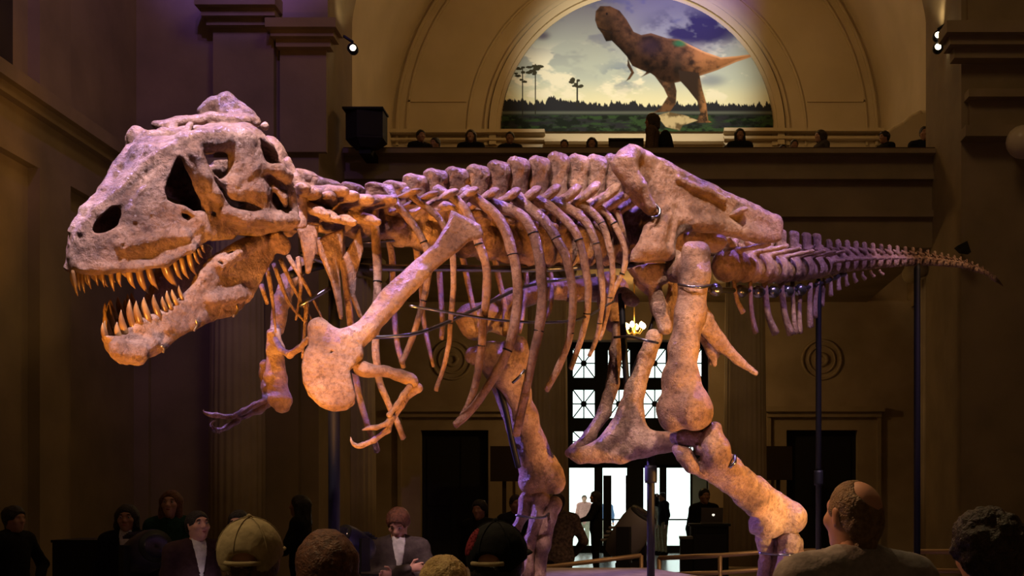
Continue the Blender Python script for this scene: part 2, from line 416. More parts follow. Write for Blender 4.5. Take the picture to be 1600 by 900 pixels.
# arch over the balcony mouth (front wall above the balcony)
X0 = XP(995, 31); 
xa, xb = XP(498, 20)-.05, XP(1502, 20)+.05
cxm, rr, zsp = (xa+xb)/2, (xb-xa)/2-.0, 9.6
pts = [(xa, 18), (xa, zsp)]+[(cxm-rr*math.cos(t), zsp+rr*math.sin(t)) for t in np.linspace(0, math.pi, 40)][1:-1]+[(xb, zsp), (xb, 18)]
V = []; F = []
for i, (x, z) in enumerate(pts[1:-1]): V += [(x, 20.9, z), (x, 20.9, 18), (x, 22.4, z), (x, 22.4, 18)]
n = len(pts)-2
for i in range(n-1):
    a = 4*i; b = a+4; F += [(a, b, b+1, a+1), (a+2, a+3, b+3, b+2), (a, a+2, b+2, b)]
struct(mesh_obj('wall_end_arch', V, F, STONE_D, None, False))

# ---- balcony: entablature with mouldings, slab, hand rail
BX0, BX1 = XP(498, 20)+.0, XP(1502, 20)
bal = empty('balcony', ((BX0+BX1)/2, 22, 6.1), 'long stone balcony with stepped mouldings spanning the hall between the piers', 'balcony')
def bband(name, ya, yb, y0, m=STONE_D, D=22): return MB().box(BX0-.02, BX1+.02, y0, 22.35, ZY(yb, D), ZY(ya, D)).build(name, m, bal)
bband('architrave', 342, 388, 21.92); bband('moulding', 332, 342, 21.82); bband('frieze', 284, 332, 21.95); bband('moulding', 272, 284, 21.80)
bband('cornice', 247, 272, 21.88); bband('cornice', 240, 247, 21.66)
MB().box(BX0, BX1, 22.3, 31, 6.12, 6.8).build('slab', STONE_D, bal)
MB().box(BX0, BX1, 21.72, 21.92, ZY(240, 21.8), ZY(232, 21.8)).build('hand_rail', mat('dark_red_wood', (.07,.03,.02), .5), bal)

# ---- upper room behind the balcony: end wall, vault, arch mouldings
struct(MB().box(-7.2, 7.6, 31, 31.4, 6.0, 18).build('wall_back_upper', PLASTER))
RV, ZV = 6.15, ZY(207, 31)
V = []; F = []; ts = np.linspace(0, math.pi, 49)
prof = [(X0+RV, 6.8), (X0+RV, ZV-1e-3)]+[(X0+RV*math.cos(t), ZV+RV*math.sin(t)) for t in ts[1:-1]]+[(X0-RV, ZV-1e-3), (X0-RV, 6.8)]
for x, z in prof: V += [(x, 22.4, z), (x, 31.05, z)]
for i in range(len(prof)-1): F.append((2*i, 2*i+1, 2*i+3, 2*i+2))
struct(mesh_obj('ceiling_vault', V, F, PLASTER, None, True))
struct(MB().box(-7.6, 8.0, 22.4, 31.4, 17.2, 17.6).box(-7.6, X0-RV-.05, 22.4, 31.4, 6, 17.3).box(X0+RV+.05, 8.0, 22.4, 31.4, 6, 17.3).build('ceiling_upper', STONE_D))
def arc_band(name, r0, r1, y0, zlow, m):
    """half ring with straight legs down to zlow, r in pixels at D=31"""
    r0, r1 = M(r0, 31), M(r1, 31); V = []; F = []
    pr_ = [(1, zlow)]+[(t, None) for t in np.linspace(0, math.pi, 57)]+[(-1, zlow)]
    for t, zl in pr_:
        for r in (r0, r1):
            x, z = (X0+r*t, zl) if zl is not None else (X0+r*math.cos(t), ZV+r*math.sin(t))
            V += [(x, y0, z), (x, 31.02, z)]
    for i in range(len(pr_)-1):
        a = 4*i; b = a+4; F += [(a, a+2, b+2, b), (a, b, b+1, a+1), (a+2, a+3, b+3, b+2)]
    return struct(mesh_obj(name, V, F, m, None, False))
k = 10
for r0, r1, d in ((211,219,30.94),(219,230,30.84),(232,238,30.92),(262,265,30.95),(357,360,30.95),(372,376,30.93)):
    arc_band('trim_%d' % k, r0, r1, d, ZY(228, 31), PLASTER); k += 1
m = MB()
for px0, px1, ya, yb, y0 in ((510,852,207,212,30.70),(510,852,219,222,30.80),(1130,1450,205,210,30.70),(1130,1450,216,220,30.80),(852,1130,222,226,30.7)): m.box(XP(px0,31), XP(px1,31), y0, 31.02, ZY(yb,31), ZY(ya,31))
for s in (-1, 1): m.box(*sorted((X0+s*M(266,31), X0+s*M(357,31))), 30.95, 31.02, ZY(160,31), ZY(157,31))
struct(m.build('trim_%d' % k, PLASTER)); k += 1
# stair parapet at the right end of the balcony
pts = [(1478,178),(1440,178),(1425,184),(1412,196),(1398,203),(1385,212),(1385,232),(1478,232)]
sp = struct(MB().prism([(XP(x,26), ZY(y,26)) for x, y in pts], 26.0, 26.3).build('wall_stair', PLASTER))
cap_ = MB()
for (xa_, ya_), (xb_, yb_) in zip(pts[:5], pts[1:6]): cap_.tube([P(xa_,ya_-1,26.1), P(xb_,yb_-1,26.1)], .07, 8)
cap_.build('coping', PLASTER, sp, True)

# ---- porch under the balcony: fluted columns
def column(px, D, wpx, ytop, label, group=None):
    x = XP(px, D); r = M(wpx, D)/2; zt = ZY(ytop, D)
    c = empty('fluted_column', (x, D, 0), label, 'column', 'fluted columns')
    NS = 96
    fl = lambda i: (1-.055*max(0, math.sin(2*math.pi*i*24/NS+.3))**.6) if True else 1
    MB().lathe([(r, .42), (r*1.0, zt*.35), (r*.90, zt-.45)], (x, D, 0), NS, flute=fl).build('shaft', STONE, c, True)
    MB().box(x-r*1.3, x+r*1.3, D-r*1.3, D+r*1.3, 0, .16).build('plinth', STONE, c)
    MB().lathe([(r*1.25,.16),(r*1.3,.22),(r*1.25,.29),(r*1.08,.31),(r*1.08,.35),(r*1.18,.38),(r*1.1,.43)], (x, D, 0), 32).build('base', STONE, c, True)
    MB().lathe([(r*.9, zt-.46),(r*1.0, zt-.42),(r*.92,zt-.38),(r*1.1,zt-.24)], (x, D, 0), 32).build('capital', STONE, c, True)
    for s in (-1, 1):
        MB().lathe([(.17,-r*.95),(.17,r*.95)], (x+s*r*.98, D, zt-.27), 16, axis=1).build('volute', STONE, c, True)
    MB().box(x-r*1.2, x+r*1.2, D-r*1.2, D+r*1.2, zt-.13, zt+.01).build('abacus', STONE, c)
    return c
ctop = CY-(6.12-EYE)*FPX/22.7
column(550, 22.7, 74, ctop, 'fluted stone column under the balcony, next to the thick black post', None)
column(855, 22.7, 66, ctop, 'fluted stone column between dark side door and bright entrance doors')
column(1164, 22.7, 68, ctop, 'fluted stone column beside the black cabinet, right of the entrance')
column(1466, 22.7, 72, ctop, 'fluted stone column behind the thin black pole under the tail tip')
column(372, 19.85, 88, 262, 'broad fluted half column set against the corner pier behind the jaw')

# ---- back wall under the balcony with portal and two dark side doors
DB = 28.0
zb = lambda y: ZY(y, DB); xb_ = lambda x: XP(x, DB)
m = MB(); Zt = 6.15
ops = [(xb_(657), xb_(763), zb(672)), (xb_(884), xb_(1108), zb(531)), (xb_(1229), xb_(1340), zb(672))]
x = XL
for a, b, zt in ops: m.box(x, a, DB, DB+.4, 0, Zt); m.box(a, b, DB, DB+.4, zt, Zt); x = b
m.box(x, XR, DB, DB+.4, 0, Zt)
struct(m.build('wall_back', STONE))
for i, (a, b, zt) in enumerate((ops[0], ops[2])):
    d = struct(MB().box(a-.02, b+.02, DB+.22, DB+.32, 0, zt+.02).build('door_%d' % (i+1), BLACKP))
    for q in range(2):
        for z0, z1 in ((.25, 1.35), (1.5, zt-.2)):
            w = (b-a)/2; MB().box(a+q*w+.12, a+(q+1)*w-.12, DB+.19, DB+.23, z0, z1).build('panel', BLACKP, d)
    MB().lathe([(.03,-.06),(.035,0),(.03,.06)], ((a+b)/2+.08, DB+.15, 1.05), 10).build('door_knob', BRONZE, d)
for i, (xa_, xc_) in enumerate(((622,812),(1198,1376))):
    m = MB().box(xb_(xa_-4), xb_(xc_+4), DB-.22, DB+.01, zb(644), zb(636)).box(xb_(xa_), xb_(xc_), DB-.12, DB+.01, zb(652), zb(644))
    m.box(xb_(xa_), xb_(xa_+6), DB-.08, DB+.01, 0, zb(652)).box(xb_(xc_-6), xb_(xc_), DB-.08, DB+.01, 0, zb(652))
    struct(m.build('trim_%d' % k, STONE)); k += 1
for i, cx in enumerate((706, 1284)):
    V = []; F = []; c = (xb_(cx), DB-.0, zb(562)); mm = MB()
    for R_, r_ in ((.44,.035),(.30,.025),(.12,.05)):
        mm.tube([(c[0]+R_*math.cos(t), DB-.01, c[2]+R_*math.sin(t)) for t in np.linspace(0, 2*math.pi, 33)], r_, 6)
    struct(mm.build('trim_%d' % k, STONE, None, True)); k += 1
tag(MB().box(XP(766,27.2), XP(812,27.2), 27.2, 27.3, ZY(752,27.2), ZY(697,27.2)).box(XP(784,27.2), XP(790,27.2), 27.3, 27.36, 0, ZY(700,27.2)).box(XP(774,27.2), XP(804,27.2), 27.1, 27.5, 0, .05).build('display_board', mat('board_brown', (.03,.018,.012), .7)),
    'dark brown board on a stand beside the left dark doorway', 'board', 'boards beside the dark doors')
tag(MB().box(XP(1196,27.2), XP(1238,27.2), 27.2, 27.3, ZY(750,27.2), ZY(697,27.2)).box(XP(1214,27.2), XP(1220,27.2), 27.3, 27.36, 0, ZY(700,27.2)).box(XP(1203,27.2), XP(1232,27.2), 27.1, 27.5, 0, .05).build('display_board', mat('board_brown', (.03,.018,.012), .7)),
    'dark brown board on a stand beside the right dark doorway', 'board', 'boards beside the dark doors')

# ---- vestibule and glazed entrance screen
DS = 38.0
VX0, VX1, VZ = -2.25, 2.65, 6.9
struct(MB().box(VX0-.3, VX0, DB+.4, DS+.2, 0, VZ).build('wall_vestibule_left', STONE)); struct(MB().box(VX1, VX1+.3, DB+.4, DS+.2, 0, VZ).build('wall_vestibule_right', STONE))
struct(MB().box(VX0-.3, VX1+.3, DB+.38, DS+.2, VZ, VZ+.3).build('ceiling_vestibule', STONE))
struct(MB().box(VX0-.3, VX1+.3, DB+.2, DB+.5, 5.28, VZ+.1).box(-12, VX0-.25, DB+.39, DB+.8, 0, 9).box(VX1+.25, 12, DB+.39, DB+.8, 0, 9).build('wall_vestibule_front', STONE))
xs = lambda p: XP(p, DS); zs_ = lambda p: ZY(p, DS)
GL = bpy.data.materials.new('pane_glass'); GL.use_nodes = True; nt = GL.node_tree; nt.nodes.clear()
o_ = nt.nodes.new('ShaderNodeOutputMaterial'); mxs = nt.nodes.new('ShaderNodeMixShader'); tr = nt.nodes.new('ShaderNodeBsdfTransparent'); gs = nt.nodes.new('ShaderNodeBsdfGlossy')
tr.inputs[0].default_value = (.93,.98,.96,1); gs.inputs['Roughness'].default_value = .05; mxs.inputs[0].default_value = .05
nt.links.new(tr.outputs[0], mxs.inputs[1]); nt.links.new(gs.outputs[0], mxs.inputs[2]); nt.links.new(mxs.outputs[0], o_.inputs[0])
cols = [(895,929),(950,984),(1006,1040),(1062,1096)]; rows = [(545,590),(609,653),(674,706)]
m = MB(); prev = VX0
for a, b in cols: m.box(prev, xs(a), DS, DS+.15, zs_(730), VZ); prev = xs(b)
m.box(prev, VX1, DS, DS+.15, zs_(730), VZ)
for a, b in cols:
    zprev = zs_(730)
    for ya, yb in rows[::-1]: m.box(xs(a), xs(b), DS, DS+.15, zprev, zs_(yb)); zprev = zs_(ya)
    m.box(xs(a), xs(b), DS, DS+.15, zprev, VZ)
struct(m.build('wall_entrance', BRONZE))
wn = 1
for a, b in cols:
    for ya, yb in rows:
        x0, x1, z0, z1 = xs(a), xs(b), zs_(yb), zs_(ya); cx_, cz_ = (x0+x1)/2, (z0+z1)/2
        w = MB()
        for tx, tz in ((x0,z0),(x1,z0),(x0,z1),(x1,z1),(cx_,z0),(cx_,z1),(x0,cz_),(x1,cz_)): w.tube([(cx_,DS+.05,cz_),(tx,DS+.05,tz)], .022, 5)
        w.lathe([(.085,-.03),(.10,0),(.085,.03)], (cx_, DS+.05, cz_), 12, axis=1)
        wo = struct(w.build('window_%d' % wn, BRONZE)); wn += 1
        MB().box(x0, x1, DS+.07, DS+.08, z0, z1).build('pane', GL, wo)
# door leaves
leaves = [(886,932),(938,983),(1002,1034),(1038,1082)]
for i, (a, b) in enumerate(leaves):
    x0, x1, z1 = xs(a), xs(b), zs_(727); t = .07
    d = MB().box(x0, x0+t, DS, DS+.08, 0, z1).box(x1-t, x1, DS, DS+.08, 0, z1).box(x0+t, x1-t, DS, DS+.08, 0, .22).box(x0+t, x1-t, DS, DS+.08, z1-.08, z1)
    do = struct(d.build('door_%d' % (i+3), BRONZE)); MB().box(x0+t, x1-t, DS+.03, DS+.04, .22, z1-.08).build('pane', GL, do)
    MB().box(x0+t-.03, x1-t+.03, DS-.06, DS-.02, 1.0, 1.05).build('push_bar', BRONZE, do)
struct(MB().box(xs(983), xs(1002), DS-.3, DS+.1, 0, zs_(727)).box(VX0, xs(886), DS, DS+.1, 0, zs_(727)).box(xs(1104), VX1, DS, DS+.1, 0, zs_(727)).box(xs(932), xs(938), DS, DS+.1, 0, zs_(727)).box(xs(1034), xs(1038), DS, DS+.1, 0, zs_(727)).build('trim_%d' % k, BRONZE)); k += 1
struct(MB().box(xs(1082), xs(1104), DS, DS+.1, 0, zs_(727)).build('wall_entrance_side', mat('pale_stone', (.6,.62,.55), .7)))
struct(MB().box(xs(945), xs(957), DS-2.2, DS-2.0, 0, zs_(745)).box(xs(978), xs(986), DS-2.2, DS-1.9, 0, zs_(745)).build('trim_%d' % k, BRONZE)); k += 1

# ---- chandelier under the balcony soffit (its light falls on the back wall)
cz = P(991, 515, 25.4)
ch = empty('chandelier', (cz[0], cz[1], 6.12-.02), 'brass chandelier with small glowing bulbs hanging under the balcony', 'chandelier')
BRASS = mat('brass', (.45,.28,.08), .35, metal=.9)
mb = MB().tube([(cz[0],cz[1],6.13),(cz[0],cz[1],cz[2]+.05)], .015).lathe([(.02,-.12),(.07,-.06),(.03,.02),(.05,.08),(.02,.12)], tuple(cz), 12)
mb.build('stem', BRASS, ch, True)
for i in range(6):
    t = i*math.pi/3+.3; q = (cz[0]+.2*math.cos(t), cz[1]+.2*math.sin(t), cz[2]+.02)
    MB().tube([tuple(cz+np.array([0,0,-.05])), (cz[0]+.12*math.cos(t), cz[1]+.12*math.sin(t), cz[2]-.09), q], .011, 6).build('arm', BRASS, ch, True)
    MB().lathe([(.015,0),(.045,.03),(.05,.065),(.03,.11),(.006,.13)], q, 10).build('bulb', emit('warm_bulb', (1,.74,.36), 14), ch, True)
lamp('chandelier_light', (cz[0], cz[1]-.35, cz[2]-.1), (1.0,.58,.2), 85, .12).parent = None

# ---- bracket spotlights on the inner faces of the piers
def bracket(px, py, D, s, label, n):
    p = P(px, py, D)+np.array([s*.02+.04,0,0])*(1 if s > 0 else -3); b = empty('bracket_lamp', p, label, 'lamp', 'bracket spotlights on the piers')
    MB().tube([p+np.array([-s*.30,.02,.22]), p+np.array([-s*.15,0,.22]), p+np.array([0,0,.12])], .025, 8).build('bracket', STEEL, b, True)
    for q in range(n):
        c = p+np.array([0,0,-q*.20])
        MB().lathe([(.06,.10),(.085,.06),(.09,-.06)], (c[0], c[1], c[2]), 14, axis=1).build('housing', STEEL, b, True)
        MB().lathe([(.02,-.03),(.052,0),(.02,.03)], (c[0]+s*.015, c[1]-.07, c[2]), 14, axis=1).build('lens', emit('lamp_lens', (1,.86,.55), 9), b, True)
    return b
bracket(546, 77, 21.0, 1, 'small single bracket spotlight glowing on the pier above the black loudspeaker', 1)
bracket(1471, 57, 21.0, -1, 'small double bracket spotlight glowing on the right pier above the balcony', 2)
spot('bracket_light', tuple(P(548,70,21.0)+np.array([.1,.1,.15])), tuple(P(556,-20,21.6)), (1,.8,.45), 26, 70)
spot('bracket_light', tuple(P(1470,50,21.0)+np.array([-.1,.1,.15])), tuple(P(1472,-40,21.6)), (1,.8,.45), 26, 70)
tag(MB().lathe([(.001,-.26)]+[(.26*math.cos(t), .26*math.sin(t)) for t in np.linspace(-1.4,1.4,9)]+[(.001,.26)], tuple(P(1598,222,19.4)), 20).tube([P(1598,222,19.4), P(1598,222,19.4)+np.array([0,.5,0])], .05).build('globe_lamp', mat('opal_glass', (.55,.45,.33), .3), None, True),
    'unlit pale globe lamp on the right pier', 'lamp')

# ---- the mural: a flat painted print in the arch
def build_mural():
    x0, x1, y1 = 783, 1208, 207; st = .8
    gx = np.arange(x0, x1+st, st); gy = np.arange(-8, y1+st*.5, st); nx, ny = len(gx), len(gy)
    Xg, Yg = np.meshgrid(gx, gy); p3 = lambda sc, off=0: np.stack([Xg.ravel()*sc[0]+off, Yg.ravel()*sc[1]+off*.7, np.full(Xg.size, off+.5)], 1)
    N = lambda sx, sy, off, o=4: fbm(p3((sx, sy), off), 1.0, o).reshape(Xg.shape)
    lerp = lambda a, b, t: np.asarray(a)*(1-t[..., None])+np.asarray(b)*t[..., None]
    sst = lambda a, b, v: np.clip((v-a)/(b-a), 0, 1)**2*(3-2*np.clip((v-a)/(b-a), 0, 1))
    t = sst(-10, 150, Yg)
    C = lerp((.15,.15,.22), (.56,.66,.62), t); C = lerp(C, (.95,.93,.62), sst(120, 168, Yg)*.85)
    n1 = N(.018, .03, 3.1); C = lerp(C, (.10,.11,.24), sst(.05,.5,n1)*(1-t)*.8)
    dk = sst(0, 1, 1.25-np.hypot((Xg-1090)/95, (Yg-48)/38))*sst(-.4,.35,N(.03,.045,9.2)+.2); C = lerp(C, (.035,.03,.11), np.clip(dk*1.1,0,1))
    cl = sst(.1,.55,N(.026,.05,21.)+.15)*sst(60,110,Yg)*(1-sst(150,170,Yg)); C = lerp(C, (.96,.95,.80), cl*.8)
    bl = sst(0,1,1.2-np.hypot((Xg-975)/48,(Yg-118)/30))*sst(-.3,.3,N(.04,.06,5.)); C = lerp(C, (.20,.27,.40), bl*.75)
    bl = sst(0,1,1.2-np.hypot((Xg-1110)/30,(Yg-128)/12)); C = lerp(C, (.16,.20,.32), bl*.6)
    s1 = sst(0,1,1.15-np.hypot((Xg-848)/16,(Yg-58)/9)); C = lerp(C, (.10,.09,.15), s1*.9)
    # far land, tree line, marsh
    tl = 166-9*sst(850,790,Xg)-6*sst(-.2,.6,N(.12,.0,40.,3))-4*N(.35,0,44.,3)-7*sst(820,870,Xg)*sst(960,880,Xg)
    C = lerp(C, (.026,.028,.036), sst(-1,1.2,Yg-tl))
    C = lerp(C, (.16,.19,.16), sst(174,178,Yg)*(1-sst(178,182,Yg))*.7)
    g = sst(180,184,Yg); C = lerp(C, (.035,.075,.03), g*sst(-.5,.4,N(.03,.2,50.))); C = lerp(C, (.012,.018,.014), g*sst(-.2,.4,N(.09,.16,60.)))
    def tree(cx, base, top, w):
        nonlocal C
        tr_ = (np.abs(Xg-cx) < 1.0) & (Yg > top+4) & (Yg < base); C[tr_] = (.03,.03,.025)
        for q in range(9):
            bx, by = cx+random.uniform(-w, w), top+random.uniform(0, (base-top)*.32)
            e = ((Xg-bx)/random.uniform(3, 6))**2+((Yg-by)/random.uniform(1.5, 2.8))**2 < 1; C[e] = (.045,.045,.03)
    tree(817,185,106,11); tree(837,180,98,11); tree(902,168,124,10)
    # a walking theropod, generic
    body = [(931,20),(938,12),(953,12),(968,19),(979,33),(990,52),(1002,57),(1017,54),(1042,62),(1062,64),(1079,73),(1100,83),(1126,92),(1150,90),(1174,87),(1174,91),(1150,99),(1120,112),(1096,120),(1066,129),(1048,133),(1030,126),(1017,117),(1001,111),(988,105),(979,90),(968,78),(956,66),(947,67),(941,55),(934,46),(930,34)]
    leg1 = [(1060,112),(1092,116),(1097,141),(1103,162),(1106,190),(1112,193),(1086,194),(1094,178),(1089,160),(1074,141),(1062,128)]
    leg2 = [(1019,116),(1052,124),(1057,144),(1056,163),(1047,176),(1022,178),(1032,170),(1043,153),(1037,140)]
    arm = [(981,92),(985,104),(991,116),(984,126),(978,129),(983,121),(986,115),(980,105)]
    arm2 = [(1012,110),(1016,116),(1003,122),(1001,123),(1008,117)]
    nz = N(.10,.10,70.,4)
    def put(pol, f):
        nonlocal C
        d = polysdf(pol, Xg, Yg); a = sst(.7,-.7,d); C = C*(1-a[..., None])+f(d)*a[..., None]
    put(leg2, lambda d: lerp((.05,.03,.02),(.16,.08,.04),sst(-.4,.6,nz))); put(arm2, lambda d: lerp((.05,.03,.02),(.10,.05,.03),sst(-.4,.6,nz)))
    def bodycol(d):
        c = lerp((.045,.026,.020),(.22,.105,.055),sst(-.9,.9,nz+.3*sst(1000,1090,Xg))); c = lerp(c,(.50,.22,.085),sst(1062,1100,Xg)*sst(-1.2,.4,nz)*.85); c = lerp(c,(.42,.22,.13),sst(-6,-1.5,d)*sst(70,50,Yg)*sst(975,1020,Xg)*.7); c = lerp(c,(.80,.42,.20),sst(-4,-1,d)*sst(1030,1090,Xg)*.8)
        c = lerp(c,(.05,.26,.11),sst(0,1,1.3-np.hypot((Xg-1062)/12,(Yg-70)/6))*.8); c = lerp(c,(.07,.04,.06),sst(0,1,1.2-np.hypot((Xg-1015)/22,(Yg-76)/18))*.85)
        c = lerp(c,(.08,.045,.03),sst(0,1,1.2-np.hypot((Xg-950)/16,(Yg-34)/12))*.7); c = lerp(c,(.07,.05,.035),sst(0,1,1.1-np.hypot((Xg-1058)/10,(Yg-108)/24))*.7)
        mid = np.interp(Xg, [930,955,985,1020,1060,1100,1174], [38,40,72,88,98,102,90]); c = c*((1.1-.75*sst(-14,22,Yg-mid))*(.50+.5*sst(1030,1100,Xg)))[..., None]      # painted modelling of the hide
        jawl = np.abs(Yg-(46+.35*(Xg-934))) < 1.1; c[jawl & (Xg < 958)] = (.02,.012,.010); c[np.hypot(Xg-948, Yg-24) < 1.8] = (.015,.010,.010); return c
    put(body, bodycol); put(leg1, lambda d: lerp((.04,.025,.018),(.46,.22,.09),sst(1088,1104,Xg)*sst(-.5,.5,nz+.2))); put(arm, lambda d: lerp((.05,.03,.02),(.12,.06,.03),sst(-.4,.6,nz)))
    rock = [(1026,183),(1045,177),(1070,182),(1090,190),(1066,198),(1062,206),(1040,200)]
    put(rock, lambda d: lerp((.14,.10,.05),(.58,.48,.28),sst(-.5,.5,nz)))
    inside = ((Xg-995.5)**2+np.minimum(Yg-207,0)**2 <= 212.3**2)
    yy = 30.90; V = np.stack([XP(Xg,31), np.full(Xg.shape, yy), ZY(Yg,31)], -1).reshape(-1, 3)
    I = np.arange(nx*ny).reshape(ny, nx); ok = inside[:-1,:-1] & inside[1:,:-1] & inside[:-1,1:] & inside[1:,1:]
    Q = np.stack([I[:-1,:-1][ok], I[1:,:-1][ok], I[1:,1:][ok], I[:-1,1:][ok]], 1)
    used = np.unique(Q); rm = np.full(nx*ny, -1); rm[used] = np.arange(len(used)); V = V[used]; Q = rm[Q]; CC = np.clip(C.reshape(-1, 3)[used], 0, 1)
    mm = bpy.data.materials.new('mural_print'); mm.use_nodes = True; b = mm.node_tree.nodes['Principled BSDF']; b.inputs['Roughness'].default_value = .8; b.inputs['Specular IOR Level'].default_value = .1
    ca = mm.node_tree.nodes.new('ShaderNodeVertexColor'); ca.layer_name = 'print'; mm.node_tree.links.new(ca.outputs[0], b.inputs[0])
    o = mesh_obj('mural', V, Q, mm, None, False)
    at = o.data.color_attributes.new('print', 'FLOAT_COLOR', 'POINT'); at.data.foreach_set('color', np.hstack([CC, np.ones((len(CC), 1))]).astype(np.float32).ravel())
    tag(o, 'half-round mural of a striding dinosaur under stormy clouds in the arch above the balcony', 'mural')
    e = MB(); ts = np.linspace(0, math.pi, 60)
    rP = M(212.5, 31); ring = [(X0+rP*math.cos(t), 30.93, ZV+rP*math.sin(t)) for t in ts]
    e.add(ring+[(x, 30.97, z) for x, _, z in ring], [(i, i+1, i+61, i+60) for i in range(59)]).build('mural_edge', BLACKP, o)
build_mural()
# ================================================================ THE SKELETON
PLAT = .86
SK = empty('dinosaur_skeleton', (0, 8.3, PLAT), 'mounted fossil skeleton of a huge tyrannosaur with open toothy jaws striding on the platform', 'skeleton')
def Dm(px): return 7.05+(px-480)/550*1.55 if px < 1100 else 6.84/(.848-(px-985)/1930)
TA = nrm((-.797,-.604,0)); TLAT = nrm((.604,-.797,0)); UP = np.array([0,0,1.])     # torso forward, torso left (towards the camera)

# ---------------------------------------------------------------- skull
def head_frame(A, B, wA, wB, roll):
    A, B = np.array(A), np.array(B); s = nrm(B-A); l0 = nrm(np.cross(UP, s)); up = np.cross(s, l0)
    l = math.cos(roll)*l0-math.sin(roll)*up; th = math.atan2(wA-wB, np.linalg.norm(B-A))
    a = math.cos(th)*s+math.sin(th)*l; n = math.cos(th)*l-math.sin(th)*s; b = np.cross(a, n)
    return Frame(A-wA*n, a, b, n, wA, math.tan(th))
def build_skull():
    f = head_frame(P(463,361,6.70), P(112,428,5.93), .34, .15, math.radians(13))
    s = SDF(f, .0085)
    outline = [(110,428,.0),(107,402,.0),(111,376,.0),(122,352,.0),(145,322,.0),(168,303,.01),(188,287,.02),(207,269,.05),(229,247,.10),(250,225,.18),(275,222),(292,212),(312,208),(338,201),(352,193),(385,191),(405,190),(421,201),(438,220),(449,240),(456,262),(463,277),(470,300),(471,330),(470,354),(462,362),(440,364),(410,370),(378,366),(371,375),(330,376),(308,391),(287,404),(263,416),(239,421),(210,426),(183,428,.14),(157,429,.11),(130,429,.06)]
    pol = f.poly(outline); pu = np.array(pol); u1 = pu[:,0].max()
    # top edge height as a function of u (for the narrowing of the roof)
    us = np.linspace(pu[:,0].min(), u1, 60)
    def vt(u):
        best = -9.
        for (a0,b0),(a1,b1) in zip(pol, pol[1:]+pol[:1]):
            if (a0-u)*(a1-u) <= 0 and abs(a1-a0) > 1e-6: best = max(best, b0+(b1-b0)*(u-a0)/(a1-a0))
        return best
    vts = np.array([vt(u) for u in us]); vts[vts < -5] = 0
    def Wf(U, V):
        top = np.interp(U.ravel(), us, vts).reshape(U.shape); hb = .17+.0*U; h = np.clip((V-(top-hb))/hb, 0, 1)
        front = np.clip((U-.30)/.45, 0, 1); w = f.w0-f.s*U
        w = w*(1-front*(1-np.sqrt(1-.94*h*h))-.20*(1-front)*h*h)
        tip = np.clip((U-(u1-.20))/.20, 0, .995); return w*np.sqrt(1-tip**2)
    def solid(U, V, Wc):
        u2, v2 = np.broadcast_arrays(U, V); return smax(polysdf(pol, u2, v2), np.abs(Wc)-Wf(U, V), .05)
    def hollow(U, V, Wc):
        u2, v2 = np.broadcast_arrays(U, V); return smax(polysdf(pol, u2, v2)+.045, np.abs(Wc)-(Wf(U, V)-.050), .05)
    lo = np.array([pu[:,0].min(), pu[:,1].min(), -.40]); hi = np.array([u1, pu[:,1].max(), .40])
    s.custom(solid, lo, hi); s.custom(hollow, lo, hi, .01, True)
    def on(x, y, lift=0.):
        q = f.px(x, y)
        for _ in range(6): q = f.px(x, y, .5*q[2]+.5*float(Wf(np.array([q[0]]), np.array([q[1]]))[0]))
        q[2] += lift; return q
    def hole(pts, left=True, right=True, k=.018):
        hp = [tuple(on(*q)[:2]) for q in pts]
        def fn(U, V, Wc):
            u2, v2 = np.broadcast_arrays(U, V); return smax(polysdf(hp, u2, v2), .03-(np.abs(Wc) if left and right else Wc), .0)
        s.custom(fn, lo, hi, k, True)
    hole([(150,364),(147,352),(158,336),(178,322),(194,321),(197,333),(190,350),(172,364)])                      # nostril
    hole([(280,243),(290,248),(299,268),(308,290),(321,312),(324,331),(308,331),(294,323),(278,318),(264,312),(260,298),(264,282),(272,262)])  # antorbital
    hole([(320,238),(332,229),(352,231),(366,244),(367,260),(358,274),(347,281),(337,271),(328,258)])           # orbit
    hole([(336,278),(345,287),(356,296),(362,308),(378,312),(388,318),(380,326),(364,324),(352,316),(343,300)])  # lower orbit slit
    hole([(408,217),(421,226),(439,243),(445,260),(432,262),(419,258),(411,242)])                                # temporal, upper
    hole([(420,287),(432,292),(446,299),(453,312),(453,327),(438,328),(427,315)])                                # temporal, lower
    hole([(286,332),(296,335),(304,339),(296,342),(288,339)])                                                    # maxillary slit
    hole([(333,330),(343,329),(347,334),(340,338),(333,336)])
    def valley(U, V, Wc):      # the far cheek is cut away above the jugal; its bars are put back below
        return np.maximum(np.maximum(Wc+.11, U-.74), np.maximum(.38-V, -9+0*U))
    s.custom(valley, lo, hi, .03, True)
    s.custom(lambda U, V, Wc: np.maximum(np.maximum(Wc-.13, U-.47), np.maximum(.505-V, .07-U)), lo, hi, .03, True)   # dip in the roof between the brows
    s.ell((.28,.475,-.06), (.25,.034,.27), k=.02, local=True)  # plate added under the dip to keep light out of the hollow
    # relief on the near side, placed on the surface
    def ridge(pts, k=.025):
        for (x0,y0,r0,l0),(x1,y1,r1,l1) in zip(pts[:-1], pts[1:]):
            for sg in (1, -1):
                a, b = on(x0,y0,l0), on(x1,y1,l1); a[2] *= sg; b[2] *= sg; s.cap(a, b, r0, r1, k, local=True)
    ridge([(292,214,.030,-.03),(304,240,.034,.0),(318,272,.030,.012),(334,300,.024,.01),(349,317,.016,.0)])     # lacrimal bar
    ridge([(296,222,.045,-.02),(322,218,.045,-.005),(350,214,.045,-.005),(380,214,.045,-.01)], .04)                          # brow
